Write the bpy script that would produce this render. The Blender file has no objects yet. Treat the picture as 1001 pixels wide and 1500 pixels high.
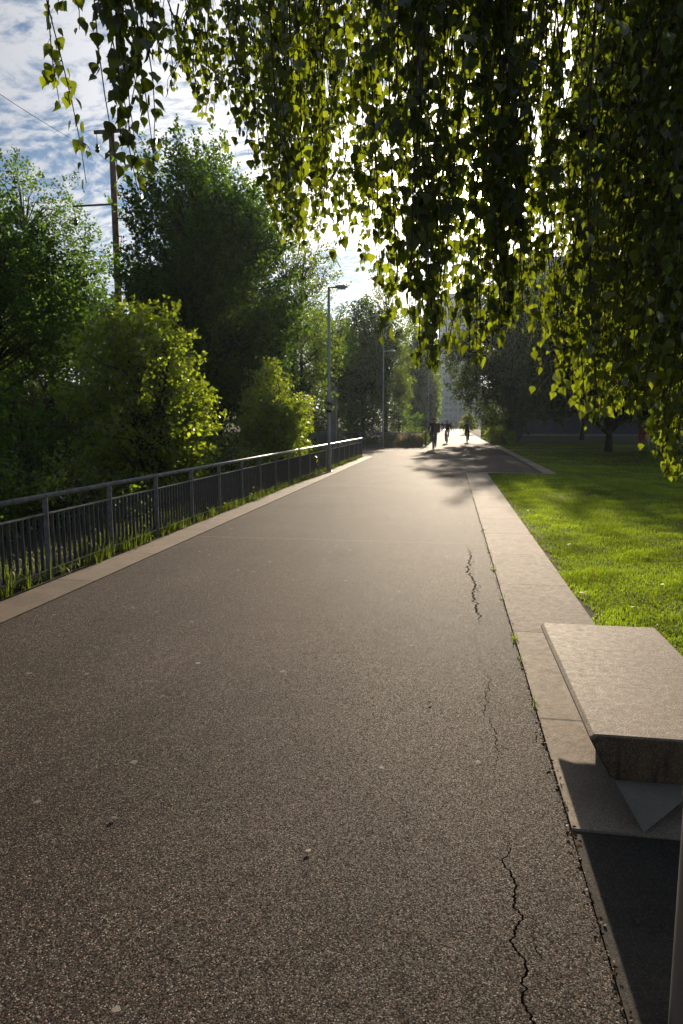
import bpy, bmesh, math, random
import numpy as np
from mathutils import Vector, Matrix, Euler

random.seed(11)
RNG = np.random.default_rng(11)
SC = bpy.context.scene
COL = SC.collection
R = math.radians
H_EYE = 1.65
F = 1000.0

# ------------------------------------------------------------------ camera
YAW = math.atan(160 * math.cos(math.atan(.132)) / 1000)
PITCH = math.atan(.132)
cam_d = bpy.data.cameras.new("camera")
cam = bpy.data.objects.new("camera", cam_d)
COL.objects.link(cam)
cam_d.sensor_fit = 'VERTICAL'
cam_d.sensor_height = 36
cam_d.lens = 24
cam_d.clip_start = .05
cam_d.clip_end = 6000
cam.location = (0, 0, H_EYE)
cam.rotation_euler = (math.pi / 2 - PITCH, 0, YAW)
SC.camera = cam
CM = Euler(cam.rotation_euler).to_matrix()


def ray(px, py):
    return CM @ Vector(((px - 500.5) / F, (750 - py) / F, -1))


def G(px, py, z=0.0):
    """photo pixel -> point on the level z"""
    r = ray(px, py)
    t = (z - H_EYE) / r.z
    return Vector((r.x * t, r.y * t, z))


def P(px, py, Y):
    """photo pixel -> point at distance Y down the path"""
    r = ray(px, py)
    t = Y / r.y
    return Vector((r.x * t, Y, H_EYE + r.z * t))


SUN = ray(708, 285).normalized()
SUN_EL = math.asin(SUN.z)
SUN_AZ = math.atan2(SUN.x, SUN.y)


# ------------------------------------------------------------------ node helpers
class NT:
    def __init__(self, tree):
        self.t = tree
        self.n = tree.nodes
        self.l = tree.links

    def node(self, typ, **kw):
        n = self.n.new(typ)
        for k, v in kw.items():
            setattr(n, k, v)
        return n

    def link(self, a, b):
        self.l.new(a, b)

    def put(self, sock, v):
        if hasattr(v, 'is_output'):
            self.l.new(v, sock)
        elif v is not None:
            if hasattr(sock.default_value, '__len__') and not hasattr(v, '__len__'):
                v = (v,) * len(sock.default_value)
            if hasattr(v, '__len__') and len(sock.default_value) == 4 and len(v) == 3:
                v = (*v, 1)
            sock.default_value = v

    def math(self, op, a, b=None, c=None, clamp=False):
        n = self.node('ShaderNodeMath', operation=op)
        n.use_clamp = clamp
        for i, v in enumerate((a, b, c)):
            if v is not None:
                self.put(n.inputs[i], v)
        return n.outputs[0]

    def vmath(self, op, a, b=None):
        n = self.node('ShaderNodeVectorMath', operation=op)
        self.put(n.inputs[0], a)
        if b is not None:
            self.put(n.inputs[1], b)
        return n.outputs['Value'] if op in ('DOT_PRODUCT', 'LENGTH') else n.outputs[0]

    def mix(self, f, a, b, blend='MIX'):
        n = self.node('ShaderNodeMix', data_type='RGBA', blend_type=blend)
        self.put(n.inputs[0], f)
        self.put(n.inputs[6], a)
        self.put(n.inputs[7], b)
        return n.outputs[2]

    def noise(self, vec, scale, detail=3, rough=.55, dist=0):
        n = self.node('ShaderNodeTexNoise')
        if vec is not None:
            self.put(n.inputs['Vector'], vec)
        n.inputs['Scale'].default_value = scale
        n.inputs['Detail'].default_value = detail
        n.inputs['Roughness'].default_value = rough
        n.inputs['Distortion'].default_value = dist
        return n.outputs[0]

    def voronoi(self, vec, scale, feature='F1'):
        n = self.node('ShaderNodeTexVoronoi', feature=feature)
        self.put(n.inputs['Vector'], vec)
        n.inputs['Scale'].default_value = scale
        return n

    def ramp(self, f, stops):
        n = self.node('ShaderNodeValToRGB')
        self.put(n.inputs[0], f)
        el = n.color_ramp.elements
        while len(el) < len(stops):
            el.new(.5)
        for e, (p, c) in zip(el, stops):
            e.position = p
            e.color = (*c, 1) if hasattr(c, '__len__') else (c, c, c, 1)
        return n.outputs[0]

    def smooth(self, v, a, b):
        n = self.node('ShaderNodeMapRange', interpolation_type='SMOOTHSTEP')
        self.put(n.inputs[0], v)
        n.inputs[1].default_value = a
        n.inputs[2].default_value = b
        return n.outputs[0]

    def mapping(self, vec, scale=(1, 1, 1), loc=(0, 0, 0), rot=(0, 0, 0)):
        n = self.node('ShaderNodeMapping')
        self.put(n.inputs[0], vec)
        n.inputs[1].default_value = loc
        n.inputs[2].default_value = rot
        n.inputs[3].default_value = scale
        return n.outputs[0]

    def bump(self, h, strength=.5, dist=.01, normal=None):
        n = self.node('ShaderNodeBump')
        n.inputs['Strength'].default_value = strength
        n.inputs['Distance'].default_value = dist
        self.put(n.inputs['Height'], h)
        if normal is not None:
            self.put(n.inputs['Normal'], normal)
        return n.outputs[0]


def new_mat(name):
    m = bpy.data.materials.new(name)
    m.use_nodes = True
    nt = NT(m.node_tree)
    bs = m.node_tree.nodes['Principled BSDF']
    return m, nt, bs


def obj_xyz(nt):
    tc = nt.node('ShaderNodeTexCoord')
    return tc.outputs['Object']


def world_xyz(nt):
    g = nt.node('ShaderNodeNewGeometry')
    return g.outputs['Position']


def mat_simple(name, col, rough=.5, metal=0, var=.25, vscale=8, bump=.15, bscale=60, spec=.5):
    m, nt, bs = new_mat(name)
    v = obj_xyz(nt)
    n1 = nt.noise(v, vscale, 4)
    dark = tuple(c * (1 - var) for c in col)
    lite = tuple(min(1, c * (1 + var)) for c in col)
    nt.put(bs.inputs['Base Color'], nt.mix(nt.smooth(n1, .3, .7), dark, lite))
    n2 = nt.noise(v, bscale, 2)
    nt.put(bs.inputs['Roughness'], nt.math('MULTIPLY_ADD', n1, .3, rough - .15))
    bs.inputs['Metallic'].default_value = metal
    bs.inputs['Specular IOR Level'].default_value = spec
    if bump:
        nt.put(bs.inputs['Normal'], nt.bump(n2, bump, .004))
    return m


def mat_leaf(name, dif, tra, tfac=.5, gloss=.08, rough=.35, var=.5, warm=.0):
    m, nt, bs = new_mat(name)
    nt.n.remove(bs)
    out = nt.n['Material Output']
    a = nt.node('ShaderNodeAttribute', attribute_name='tint')
    t = a.outputs['Fac']
    lo = 1 - var
    mul = nt.math('MULTIPLY_ADD', t, 2 * var, lo)
    yel = nt.math('MULTIPLY', nt.smooth(t, .75, 1.0), warm)
    dcol = nt.mix(yel, nt.vmath('MULTIPLY', dif, mul), (.22, .16, .02))
    tcol = nt.mix(yel, nt.vmath('MULTIPLY', tra, mul), (.6, .42, .03))
    d = nt.node('ShaderNodeBsdfDiffuse')
    nt.put(d.inputs[0], dcol)
    tr = nt.node('ShaderNodeBsdfTranslucent')
    nt.put(tr.inputs[0], tcol)
    mx = nt.node('ShaderNodeMixShader')
    mx.inputs[0].default_value = tfac
    nt.link(d.outputs[0], mx.inputs[1])
    nt.link(tr.outputs[0], mx.inputs[2])
    gl = nt.node('ShaderNodeBsdfGlossy')
    gl.inputs['Roughness'].default_value = rough
    gl.inputs['Color'].default_value = (.9, .95, .9, 1)
    lw = nt.node('ShaderNodeLayerWeight')
    lw.inputs[0].default_value = .25
    mx2 = nt.node('ShaderNodeMixShader')
    nt.put(mx2.inputs[0], nt.math('MULTIPLY_ADD', lw.outputs['Fresnel'], gloss * 2, gloss * .35, clamp=True))
    nt.link(mx.outputs[0], mx2.inputs[1])
    nt.link(gl.outputs[0], mx2.inputs[2])
    nt.link(mx2.outputs[0], out.inputs[0])
    return m


# ------------------------------------------------------------------ object helpers
def tag(o, label=None, cat=None, group=None, kind=None):
    if label:
        o['label'] = label
    if cat:
        o['category'] = cat
    if group:
        o['group'] = group
    if kind:
        o['kind'] = kind
    return o


def empty(name, loc=(0, 0, 0), rz=0, label=None, cat=None, group=None):
    o = bpy.data.objects.new(name, None)
    COL.objects.link(o)
    o.location = loc
    o.rotation_euler = (0, 0, rz)
    o.empty_display_size = .2
    return tag(o, label, cat, group)


def np_mesh(name, verts, faces, mat, parent=None, attr=None, smooth=False, loc=None):
    """verts (N,3) array, faces (M,k) array of one arity"""
    me = bpy.data.meshes.new(name)
    verts = np.asarray(verts, dtype=np.float32)
    faces = np.asarray(faces, dtype=np.int32)
    k = faces.shape[1]
    me.vertices.add(len(verts))
    me.vertices.foreach_set('co', verts.ravel())
    me.loops.add(faces.size)
    me.loops.foreach_set('vertex_index', faces.ravel())
    me.polygons.add(len(faces))
    me.polygons.foreach_set('loop_start', np.arange(0, faces.size, k, dtype=np.int32))
    if attr is not None:
        a = me.attributes.new('tint', 'FLOAT', 'POINT')
        a.data.foreach_set('value', np.asarray(attr, dtype=np.float32))
    me.update(calc_edges=True)
    me.validate()
    if smooth:
        me.polygons.foreach_set('use_smooth', np.ones(len(faces), dtype=bool))
    o = bpy.data.objects.new(name, me)
    COL.objects.link(o)
    me.materials.append(mat)
    if parent:
        o.parent = parent
    if loc is not None:
        o.location = loc
    return o


class MB:
    def __init__(self):
        self.v = []
        self.f = []
        self.sm = []

    def add(self, vs, fs, smooth=False):
        o = len(self.v)
        self.v += [tuple(v) for v in vs]
        self.f += [tuple(i + o for i in f) for f in fs]
        self.sm += [smooth] * len(fs)
        return self

    def box(self, c, s, rz=0, bevel=0):
        x, y, z = (d / 2 for d in s)
        vs = [(a * x, b * y, g * z) for a in (-1, 1) for b in (-1, 1) for g in (-1, 1)]
        ca, sa = math.cos(rz), math.sin(rz)
        vs = [(c[0] + p[0] * ca - p[1] * sa, c[1] + p[0] * sa + p[1] * ca, c[2] + p[2]) for p in vs]
        fs = [(0, 1, 3, 2), (4, 6, 7, 5), (0, 4, 5, 1), (2, 3, 7, 6), (0, 2, 6, 4), (1, 5, 7, 3)]
        return self.add(vs, fs)

    def tube(self, pts, rad, n=8, cap=True, smooth=True):
        pts = [Vector(p) for p in pts]
        if not hasattr(rad, '__len__'):
            rad = [rad] * len(pts)
        vs, fs = [], []
        up = None
        for i, p in enumerate(pts):
            d = (pts[min(i + 1, len(pts) - 1)] - pts[max(i - 1, 0)])
            if d.length < 1e-9:
                d = Vector((0, 0, 1))
            d.normalize()
            if up is None:
                up = Vector((1, 0, 0)) if abs(d.x) < .9 else Vector((0, 1, 0))
            a = (up - d * up.dot(d)).normalized()
            b = d.cross(a)
            up = a
            for k in range(n):
                t = 2 * math.pi * k / n
                vs.append(p + (a * math.cos(t) + b * math.sin(t)) * rad[i])
        for i in range(len(pts) - 1):
            for k in range(n):
                k2 = (k + 1) % n
                fs.append((i * n + k, i * n + k2, (i + 1) * n + k2, (i + 1) * n + k))
        if cap:
            fs.append(tuple(range(n))[::-1])
            fs.append(tuple((len(pts) - 1) * n + k for k in range(n)))
        return self.add(vs, fs, smooth)

    def lathe(self, prof, c=(0, 0, 0), n=24, smooth=True):
        vs, fs = [], []
        for r, z in prof:
            for k in range(n):
                t = 2 * math.pi * k / n
                vs.append((c[0] + r * math.cos(t), c[1] + r * math.sin(t), c[2] + z))
        for i in range(len(prof) - 1):
            for k in range(n):
                k2 = (k + 1) % n
                fs.append((i * n + k, i * n + k2, (i + 1) * n + k2, (i + 1) * n + k))
        fs.append(tuple(range(n))[::-1])
        fs.append(tuple((len(prof) - 1) * n + k for k in range(n)))
        return self.add(vs, fs, smooth)

    def prism(self, poly, y0, y1):
        """poly in (x,z) extruded along y"""
        n = len(poly)
        vs = [(p[0], y0, p[1]) for p in poly] + [(p[0], y1, p[1]) for p in poly]
        fs = [tuple(range(n)), tuple(range(2 * n - 1, n - 1, -1))]
        for k in range(n):
            k2 = (k + 1) % n
            fs.append((k, k + n, k2 + n, k2))
        return self.add(vs, fs)

    def build(self, name, mat, parent=None, loc=None, bevel=0, normals=True):
        me = bpy.data.meshes.new(name)
        me.from_pydata(self.v, [], self.f)
        me.polygons.foreach_set('use_smooth', np.array(self.sm, dtype=bool))
        if normals:
            bm = bmesh.new()
            bm.from_mesh(me)
            bmesh.ops.recalc_face_normals(bm, faces=bm.faces)
            bm.to_mesh(me)
            bm.free()
        me.update()
        o = bpy.data.objects.new(name, me)
        COL.objects.link(o)
        me.materials.append(mat)
        if parent:
            o.parent = parent
        if loc is not None:
            o.location = loc
        if bevel:
            b = o.modifiers.new('bevel', 'BEVEL')
            b.width = bevel
            b.segments = 2
            b.limit_method = 'ANGLE'
        return o


def sheet(name, x0, x1, y0, y1, z, mat, nx=1, ny=1):
    xs = np.linspace(x0, x1, nx + 1)
    ys = np.linspace(y0, y1, ny + 1)
    vs = np.array([(x, y, z) for y in ys for x in xs])
    fs = [(j * (nx + 1) + i, j * (nx + 1) + i + 1, (j + 1) * (nx + 1) + i + 1, (j + 1) * (nx + 1) + i)
          for j in range(ny) for i in range(nx)]
    return tag(np_mesh(name, vs, np.array(fs), mat), kind='structure')


def poly_sheet(name, pts, z, mat):
    me = bpy.data.meshes.new(name)
    me.from_pydata([(p[0], p[1], z) for p in pts], [], [tuple(range(len(pts)))])
    o = bpy.data.objects.new(name, me)
    COL.objects.link(o)
    me.materials.append(mat)
    return tag(o, kind='structure')


def unit(a):
    return a / np.maximum(np.linalg.norm(a, axis=1, keepdims=True), 1e-9)


# leaf templates: (along, across, lift) per vertex; triangles / quads
T_DIAMOND = (np.array([(0, 0, 0), (.42, .36, .08), (1, 0, -.05), (.42, -.36, .08)]), np.array([(0, 1, 2), (0, 2, 3)]))
T_LEAF6 = (np.array([(0, 0, 0), (.22, .30, .06), (.55, .32, .09), (1, 0, -.06), (.55, -.32, .09), (.22, -.30, .06)]),
           np.array([(0, 1, 2, 3), (0, 3, 4, 5)]))
# birch: rounded-triangular blade with a drawn out, toothed tip
_half = [(.0, .10), (.06, .30), (.16, .43), (.24, .42), (.31, .445), (.42, .35), (.49, .345), (.60, .22), (.67, .20), (.80, .085)]
_bv = [(0, 0, 0)] + [(a, b, .12 * b) for a, b in _half] + [(1.02, 0, -.10)] + [(a, -b, .12 * b) for a, b in _half[::-1]]
_nb = len(_half)
_mid = [(.22, 0, -.02), (.45, 0, -.02), (.70, 0, -.04)]
_bv += _mid
_m0 = 2 * _nb + 2
T_BIRCH_V = np.array(_bv)


def _birch_faces():
    L = list(range(1, _nb + 1))
    tip = _nb + 1
    Rr = list(range(2 * _nb + 1, _nb + 1, -1))
    out = []
    for S, flip in ((L, False), (Rr, True)):
        seq = [(0, S[0], S[1]), (0, S[1], _m0), (_m0, S[1], S[2]), (_m0, S[2], S[3]), (_m0, S[3], S[4]), (_m0, S[4], _m0 + 1),
               (_m0 + 1, S[4], S[5]), (_m0 + 1, S[5], S[6]), (_m0 + 1, S[6], S[7]), (_m0 + 1, S[7], _m0 + 2), (_m0 + 2, S[7], S[8]),
               (_m0 + 2, S[8], S[9]), (_m0 + 2, S[9], tip)]
        for a, b, c in seq:
            out.append((a, c, b) if flip else (a, b, c))
    return np.array(out)


T_BIRCH = (T_BIRCH_V, _birch_faces())


def leaf_mesh(name, pos, tip, nrm, size, tmpl, mat, parent=None, tint=None, rng=RNG):
    V, Fc = tmpl
    n = len(pos)
    tip = unit(tip)
    side = unit(np.cross(nrm, tip))
    up = np.cross(tip, side)
    size = np.asarray(size).reshape(-1, 1, 1)
    wid = rng.uniform(.8, 1.15, (n, 1, 1))
    curl = rng.uniform(-.6, 2.2, (n, 1, 1))
    vs = pos[:, None, :] + size * (V[None, :, 0:1] * tip[:, None, :] + V[None, :, 1:2] * wid * side[:, None, :]
                                   + V[None, :, 2:3] * curl * up[:, None, :])
    k = len(V)
    fs = Fc[None] + (np.arange(n) * k)[:, None, None]
    if tint is None:
        tint = rng.uniform(0, 1, n)
    return np_mesh(name, vs.reshape(-1, 3), fs.reshape(-1, Fc.shape[1]), mat, parent, np.repeat(tint, k))


# ------------------------------------------------------------------ materials
def make_asphalt(name, base=.05, crack=True):
    m, nt, bs = new_mat(name)
    v = world_xyz(nt)
    vo = nt.voronoi(v, 225)
    grain = nt.noise(v, 260, 3, .7)
    stone = nt.node('ShaderNodeSeparateColor')
    nt.link(vo.outputs['Color'], stone.inputs[0])
    rnd = stone.outputs[0]
    c = nt.ramp(rnd, [(0, (.008, .007, .006)), (.4, (.034, .028, .024)), (.72, (.085, .068, .057)), (.9, (.20, .163, .135)), (1, (.50, .43, .36))])
    c = nt.mix(nt.smooth(stone.outputs[1], .88, .97), c, (.13, .055, .04))
    dark = nt.smooth(vo.outputs['Distance'], .45, .75)
    c = nt.mix(nt.math('MULTIPLY', dark, .75), c, (.012, .011, .010))
    big = nt.noise(v, .55, 5, .6)
    stain = nt.noise(nt.mapping(v, (1.2, .25, 1)), 1.3, 4, .6)
    mot = nt.noise(v, 17, 3, .6)
    s = nt.math('MULTIPLY_ADD', big, .8, nt.math('MULTIPLY_ADD', stain, .7, nt.math('MULTIPLY_ADD', mot, .6, -.28)))
    c = nt.vmath('MULTIPLY', c, s)
    if base != .05:
        c = nt.vmath('MULTIPLY', c, (base / .05,) * 3)
    # flattened chewing-gum spots
    wob = nt.node('ShaderNodeTexNoise')
    nt.put(wob.inputs['Vector'], v)
    wob.inputs['Scale'].default_value = 30
    v2 = nt.vmath('ADD', v, nt.vmath('MULTIPLY', wob.outputs['Color'], (.022, .022, 0)))
    gum = nt.voronoi(nt.mapping(v2, (1, 1, 0)), 4.8)
    gc = nt.node('ShaderNodeSeparateColor')
    nt.link(gum.outputs['Color'], gc.inputs[0])
    gr = nt.math('MULTIPLY', nt.math('SUBTRACT', gc.outputs[0], .2), .125)
    gm = nt.math('LESS_THAN', gum.outputs['Distance'], gr)
    gm = nt.math('MULTIPLY', gm, nt.math('MULTIPLY_ADD', gc.outputs[1], .55, .35))
    c = nt.mix(gm, c, (.30, .265, .235))
    h = nt.math('SUBTRACT', nt.math('MULTIPLY', grain, .35), vo.outputs['Distance'])
    h = nt.math('MULTIPLY', h, nt.math('SUBTRACT', 1, nt.math('MULTIPLY', gm, .7)))
    sx = nt.node('ShaderNodeSeparateXYZ')
    nt.link(v, sx.inputs[0])
    x, y = sx.outputs[0], sx.outputs[1]
    cm = 0.0
    if crack:
        yv = nt.node('ShaderNodeCombineXYZ')
        nt.link(y, yv.inputs[1])
        w1 = nt.math('SUBTRACT', nt.noise(yv.outputs[0], 1.1, 1, .5), .5)
        w2 = nt.math('SUBTRACT', nt.noise(yv.outputs[0], 8, 3, .6), .5)
        cx = nt.math('MULTIPLY_ADD', w1, .16, nt.math('MULTIPLY_ADD', w2, .16, .255))
        dx = nt.math('ABSOLUTE', nt.math('SUBTRACT', x, cx))
        near = nt.math('MULTIPLY', nt.smooth(y, 1.2, 1.5), nt.math('SUBTRACT', 1, nt.smooth(y, 2.35, 2.75)))
        far = nt.math('MULTIPLY', nt.smooth(y, 5.4, 6.0), nt.math('SUBTRACT', 1, nt.smooth(y, 8.2, 9.4)))
        mid = nt.math('MULTIPLY', nt.smooth(y, 3.0, 3.5), nt.math('SUBTRACT', 1, nt.smooth(y, 4.2, 4.6)))
        wid = nt.math('MULTIPLY_ADD', near, .0036, nt.math('MULTIPLY_ADD', far, .0085, nt.math('MULTIPLY_ADD', mid, .0022, .0005)))
        wv = nt.noise(yv.outputs[0], 22, 2, .6)
        wid = nt.math('MULTIPLY', wid, nt.math('MULTIPLY_ADD', wv, 1.3, .35))
        cm = nt.math('LESS_THAN', dx, wid)
        w3 = nt.math('SUBTRACT', nt.noise(nt.vmath('ADD', yv.outputs[0], (4.7, 9.1, 0)), 6, 4, .65), .5)
        cx2 = nt.math('MULTIPLY_ADD', w3, .30, nt.math('ADD', cx, .035))
        gate = nt.smooth(nt.noise(yv.outputs[0], 2.3, 2, .5), .46, .60)
        cm2 = nt.math('LESS_THAN', nt.math('ABSOLUTE', nt.math('SUBTRACT', x, cx2)), nt.math('MULTIPLY', nt.math('MULTIPLY', wid, gate), .55))
        cm = nt.math('MAXIMUM', cm, cm2)
        ring = nt.math('LESS_THAN', y, 13.0)
        cm = nt.math('MULTIPLY', cm, ring)
        c = nt.mix(cm, c, (.004, .0035, .003))
        h = nt.math('MULTIPLY', h, nt.math('SUBTRACT', 1, cm))
        # old joints running across the path
        for yy, ww in ((9.35, .02), (17.6, .03)):
            jm = nt.math('LESS_THAN', nt.math('ABSOLUTE', nt.math('SUBTRACT', y, nt.math('MULTIPLY_ADD', nt.noise(v, 1.2, 3), .12, yy - .06))), ww)
            c = nt.mix(nt.math('MULTIPLY', jm, .45), c, (.16, .14, .12))
    nt.put(bs.inputs['Base Color'], c)
    nt.put(bs.inputs['Roughness'], nt.math('MULTIPLY_ADD', rnd, .2, .68))
    nt.put(bs.inputs['Specular IOR Level'], nt.math('MULTIPLY', nt.math('SUBTRACT', 1, cm), nt.math('MULTIPLY_ADD', nt.math('POWER', stone.outputs[2], 3), .42, .01)))
    nt.put(bs.inputs['Normal'], nt.bump(h, .3, .003))
    return m


def make_concrete(name, lo, hi, agg=.5, joint=0, rough=.7, dirt=.5, bump=.5, streak=False):
    m, nt, bs = new_mat(name)
    v = world_xyz(nt)
    vo = nt.voronoi(v, 190)
    sp = nt.node('ShaderNodeSeparateColor')
    nt.link(vo.outputs['Color'], sp.inputs[0])
    n1 = nt.noise(v, 2.2, 6, .65)
    n2 = nt.noise(v, 24, 4, .7)
    c = nt.mix(nt.smooth(n1, .3, .72), lo, hi)
    c = nt.mix(nt.math('MULTIPLY', sp.outputs[0], agg), c, nt.ramp(sp.outputs[1], [(0, (.09, .075, .06)), (.5, (.24, .2, .16)), (1, (.45, .40, .34))]))
    c = nt.mix(nt.math('MULTIPLY', nt.smooth(n2, .55, .75), dirt * .6), c, tuple(x * .45 for x in lo))
    h = nt.math('MULTIPLY_ADD', vo.outputs['Distance'], -.5, n2)
    if streak:
        st = nt.noise(nt.mapping(v, (5, 5, .7)), 2.2, 4, .6)
        c = nt.mix(nt.math('MULTIPLY', nt.smooth(st, .52, .66), .7), c, (.17, .10, .045))
        c = nt.mix(nt.math('MULTIPLY', nt.smooth(st, .48, .34), .7), c, (.022, .018, .014))
    if joint:
        sx = nt.node('ShaderNodeSeparateXYZ')
        nt.link(v, sx.inputs[0])
        fr = nt.math('FRACT', nt.math('DIVIDE', nt.math('ADD', sx.outputs[1], .3), joint))
        jm = nt.math('LESS_THAN', nt.math('ABSOLUTE', nt.math('SUBTRACT', fr, .5)), .0055)
        c = nt.mix(jm, c, (.03, .026, .02))
        h = nt.math('SUBTRACT', h, nt.math('MULTIPLY', jm, 1.5))
        fl = nt.node('ShaderNodeTexWhiteNoise', noise_dimensions='1D')
        nt.put(fl.inputs['W'], nt.math('FLOOR', nt.math('ADD', nt.math('DIVIDE', nt.math('ADD', sx.outputs[1], .3), joint), .5)))
        c = nt.vmath('MULTIPLY', c, nt.math('MULTIPLY_ADD', fl.outputs['Value'], .3, .85))
    nt.put(bs.inputs['Base Color'], c)
    nt.put(bs.inputs['Roughness'], nt.math('MULTIPLY_ADD', n2, .35, rough - .2))
    bs.inputs['Specular IOR Level'].default_value = .18
    nt.put(bs.inputs['Normal'], nt.bump(h, bump, .003))
    return m


def make_soil(name, lo, hi, scale=3):
    m, nt, bs = new_mat(name)
    v = world_xyz(nt)
    n1 = nt.noise(v, scale, 6, .65)
    n2 = nt.noise(v, 45, 4, .7)
    c = nt.mix(nt.smooth(n1, .3, .7), lo, hi)
    c = nt.mix(nt.math('MULTIPLY', n2, .6), c, tuple(x * .4 for x in lo))
    nt.put(bs.inputs['Base Color'], c)
    bs.inputs['Roughness'].default_value = .95
    bs.inputs['Specular IOR Level'].default_value = .15
    nt.put(bs.inputs['Normal'], nt.bump(n2, .8, .02))
    return m


M = {}
M['asphalt'] = make_asphalt('path_asphalt')
M['asphalt_far'] = make_asphalt('side_asphalt', .06, crack=False)
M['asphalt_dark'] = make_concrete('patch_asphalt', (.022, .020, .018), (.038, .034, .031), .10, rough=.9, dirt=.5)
M['strip'] = make_concrete('paving_strip', (.17, .138, .108), (.26, .215, .17), .55, joint=1.62, rough=.85)
M['strip_left'] = make_concrete('edge_strip', (.12, .09, .068), (.20, .155, .12), .4, joint=1.5)
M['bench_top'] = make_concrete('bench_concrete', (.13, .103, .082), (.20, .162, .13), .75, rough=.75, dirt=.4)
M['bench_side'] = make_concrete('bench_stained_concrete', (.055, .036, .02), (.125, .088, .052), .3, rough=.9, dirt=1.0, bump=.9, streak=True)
M['bench_leg'] = make_concrete('bench_smooth_concrete', (.15, .14, .125), (.22, .205, .185), .2, rough=.6, dirt=.2, bump=.2)
M['grey_concrete'] = make_concrete('grey_concrete', (.22, .215, .2), (.32, .31, .295), .2)
M['soil'] = make_soil('soil', (.035, .028, .018), (.06, .05, .03))
M['lawn_soil'] = make_soil('lawn_soil', (.045, .055, .018), (.085, .085, .03), 1.6)
M['bank'] = make_soil('bank_soil', (.015, .02, .009), (.03, .035, .016))
M['rail'] = mat_simple('galvanised_steel', (.20, .21, .22), .42, .55, .3, 14, .1)
M['rail_dark'] = mat_simple('dark_painted_steel', (.055, .06, .068), .5, .25, .3, 10, .1)
M['lamp_steel'] = mat_simple('grey_lamp_steel', (.38, .40, .42), .5, .25, .15, 6, .08)
M['lamp_white'] = mat_simple('lamp_housing', (.45, .46, .47), .4, .1, .1, 6, .05)
M['glass_lens'] = mat_simple('lamp_lens', (.6, .6, .58), .2, 0, .05, 6, 0)
M['bark'] = mat_simple('dark_bark', (.055, .042, .032), .9, 0, .5, 9, .9, 40, .2)
M['birch_bark'] = mat_simple('birch_bark', (.42, .40, .37), .8, 0, .7, 7, .6, 30, .2)
M['twig'] = mat_simple('birch_twig', (.05, .028, .018), .6, 0, .3, 20, 0)
M['pole_wood'] = mat_simple('weathered_pole_wood', (.16, .105, .075), .85, 0, .35, 5, .4, 50, .2)
M['insulator'] = mat_simple('dark_insulator', (.04, .04, .045), .4, 0, .2, 10, 0)
M['wire'] = mat_simple('black_wire', (.012, .012, .013), 1, 0, .1, 10, 0, spec=0)
M['tower'] = mat_simple('pale_tower_facade', (.16, .225, .32), .6, 0, .12, .3, 0)
M['tower_glass'] = mat_simple('blue_grey_glass', (.09, .12, .165), .25, .0, .25, .4, 0, spec=.6)
M['slab_wall'] = mat_simple('grey_plaster', (.34, .35, .36), .8, 0, .12, .4, 0)
M['shed'] = mat_simple('grey_blue_cladding', (.085, .095, .115), .6, .1, .15, .7, .05)
M['shed_roof'] = mat_simple('pale_roof_sheet', (.22, .235, .25), .6, .1, .15, .7, .05)
M['red'] = mat_simple('red_paint', (.25, .012, .016), .5, 0, .1, 4, 0)
M['bollard'] = mat_simple('brushed_steel', (.30, .30, .30), .38, .75, .12, 5, .05, 120)
M['black_cloth'] = mat_simple('black_cloth', (.018, .018, .022), .85, 0, .3, 30, .2, 90, .2)
M['blue_cloth'] = mat_simple('navy_cloth', (.03, .035, .06), .85, 0, .3, 30, .2, 90, .2)
M['denim'] = mat_simple('grey_denim', (.12, .125, .14), .85, 0, .3, 30, .2, 90, .2)
M['white_cloth'] = mat_simple('pale_cloth', (.5, .48, .45), .85, 0, .15, 30, .2, 90, .2)
M['skin'] = mat_simple('skin', (.45, .28, .2), .55, 0, .1, 15, 0)
M['hair'] = mat_simple('dark_hair', (.03, .02, .014), .5, 0, .3, 60, .2)
M['rubber'] = mat_simple('black_rubber', (.015, .015, .016), .7, 0, .2, 30, .1)
M['chrome'] = mat_simple('bike_alloy', (.5, .5, .5), .3, .9, .1, 30, 0)
M['bike_paint'] = mat_simple('bike_paint', (.05, .05, .055), .35, 0, .1, 20, 0)
M['box_brown'] = mat_simple('brown_box_cloth', (.12, .052, .035), .75, 0, .2, 12, .1)
M['ochre_post'] = mat_simple('ochre_wood', (.30, .22, .08), .8, 0, .2, 12, .2)

M['birch_leaf'] = mat_leaf('birch_leaf', (.016, .029, .008), (.33, .42, .016), .40, .06, .35, .6, .2)
M['leaf_dark'] = mat_leaf('dark_leaf', (.011, .026, .008), (.16, .30, .020), .46, .018, .4, .45)
M['leaf_mid'] = mat_leaf('mid_leaf', (.035, .068, .014), (.27, .38, .03), .5, .04, .4, .45)
M['leaf_lime'] = mat_leaf('bright_leaf', (.045, .08, .011), (.38, .50, .02), .5, .045, .4, .45, .1)
M['leaf_linden'] = mat_leaf('linden_leaf', (.015, .030, .010), (.11, .16, .015), .42, .02, .45, .4)
M['leaf_yellow'] = mat_leaf('yellow_green_leaf', (.07, .09, .012), (.34, .38, .03), .5, .05, .4, .3)
M['grass'] = mat_leaf('grass_blade', (.045, .085, .010), (.36, .51, .02), .5, .03, .5, .6, .15)
M['dry_grass'] = mat_leaf('dry_grass_blade', (.24, .18, .11), (.45, .34, .2), .45, .03, .5, .3)
M['fallen_brown'] = mat_leaf('brown_fallen_leaf', (.10, .045, .022), (.12, .05, .02), .15, .02, .6, .6)
M['clover'] = mat_leaf('clover_leaf', (.05, .085, .02), (.2, .3, .03), .35, .015, .6, .5)
M['weed'] = mat_leaf('weed_blade', (.035, .06, .012), (.2, .28, .02), .42, .03, .5, .5, .2)
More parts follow.
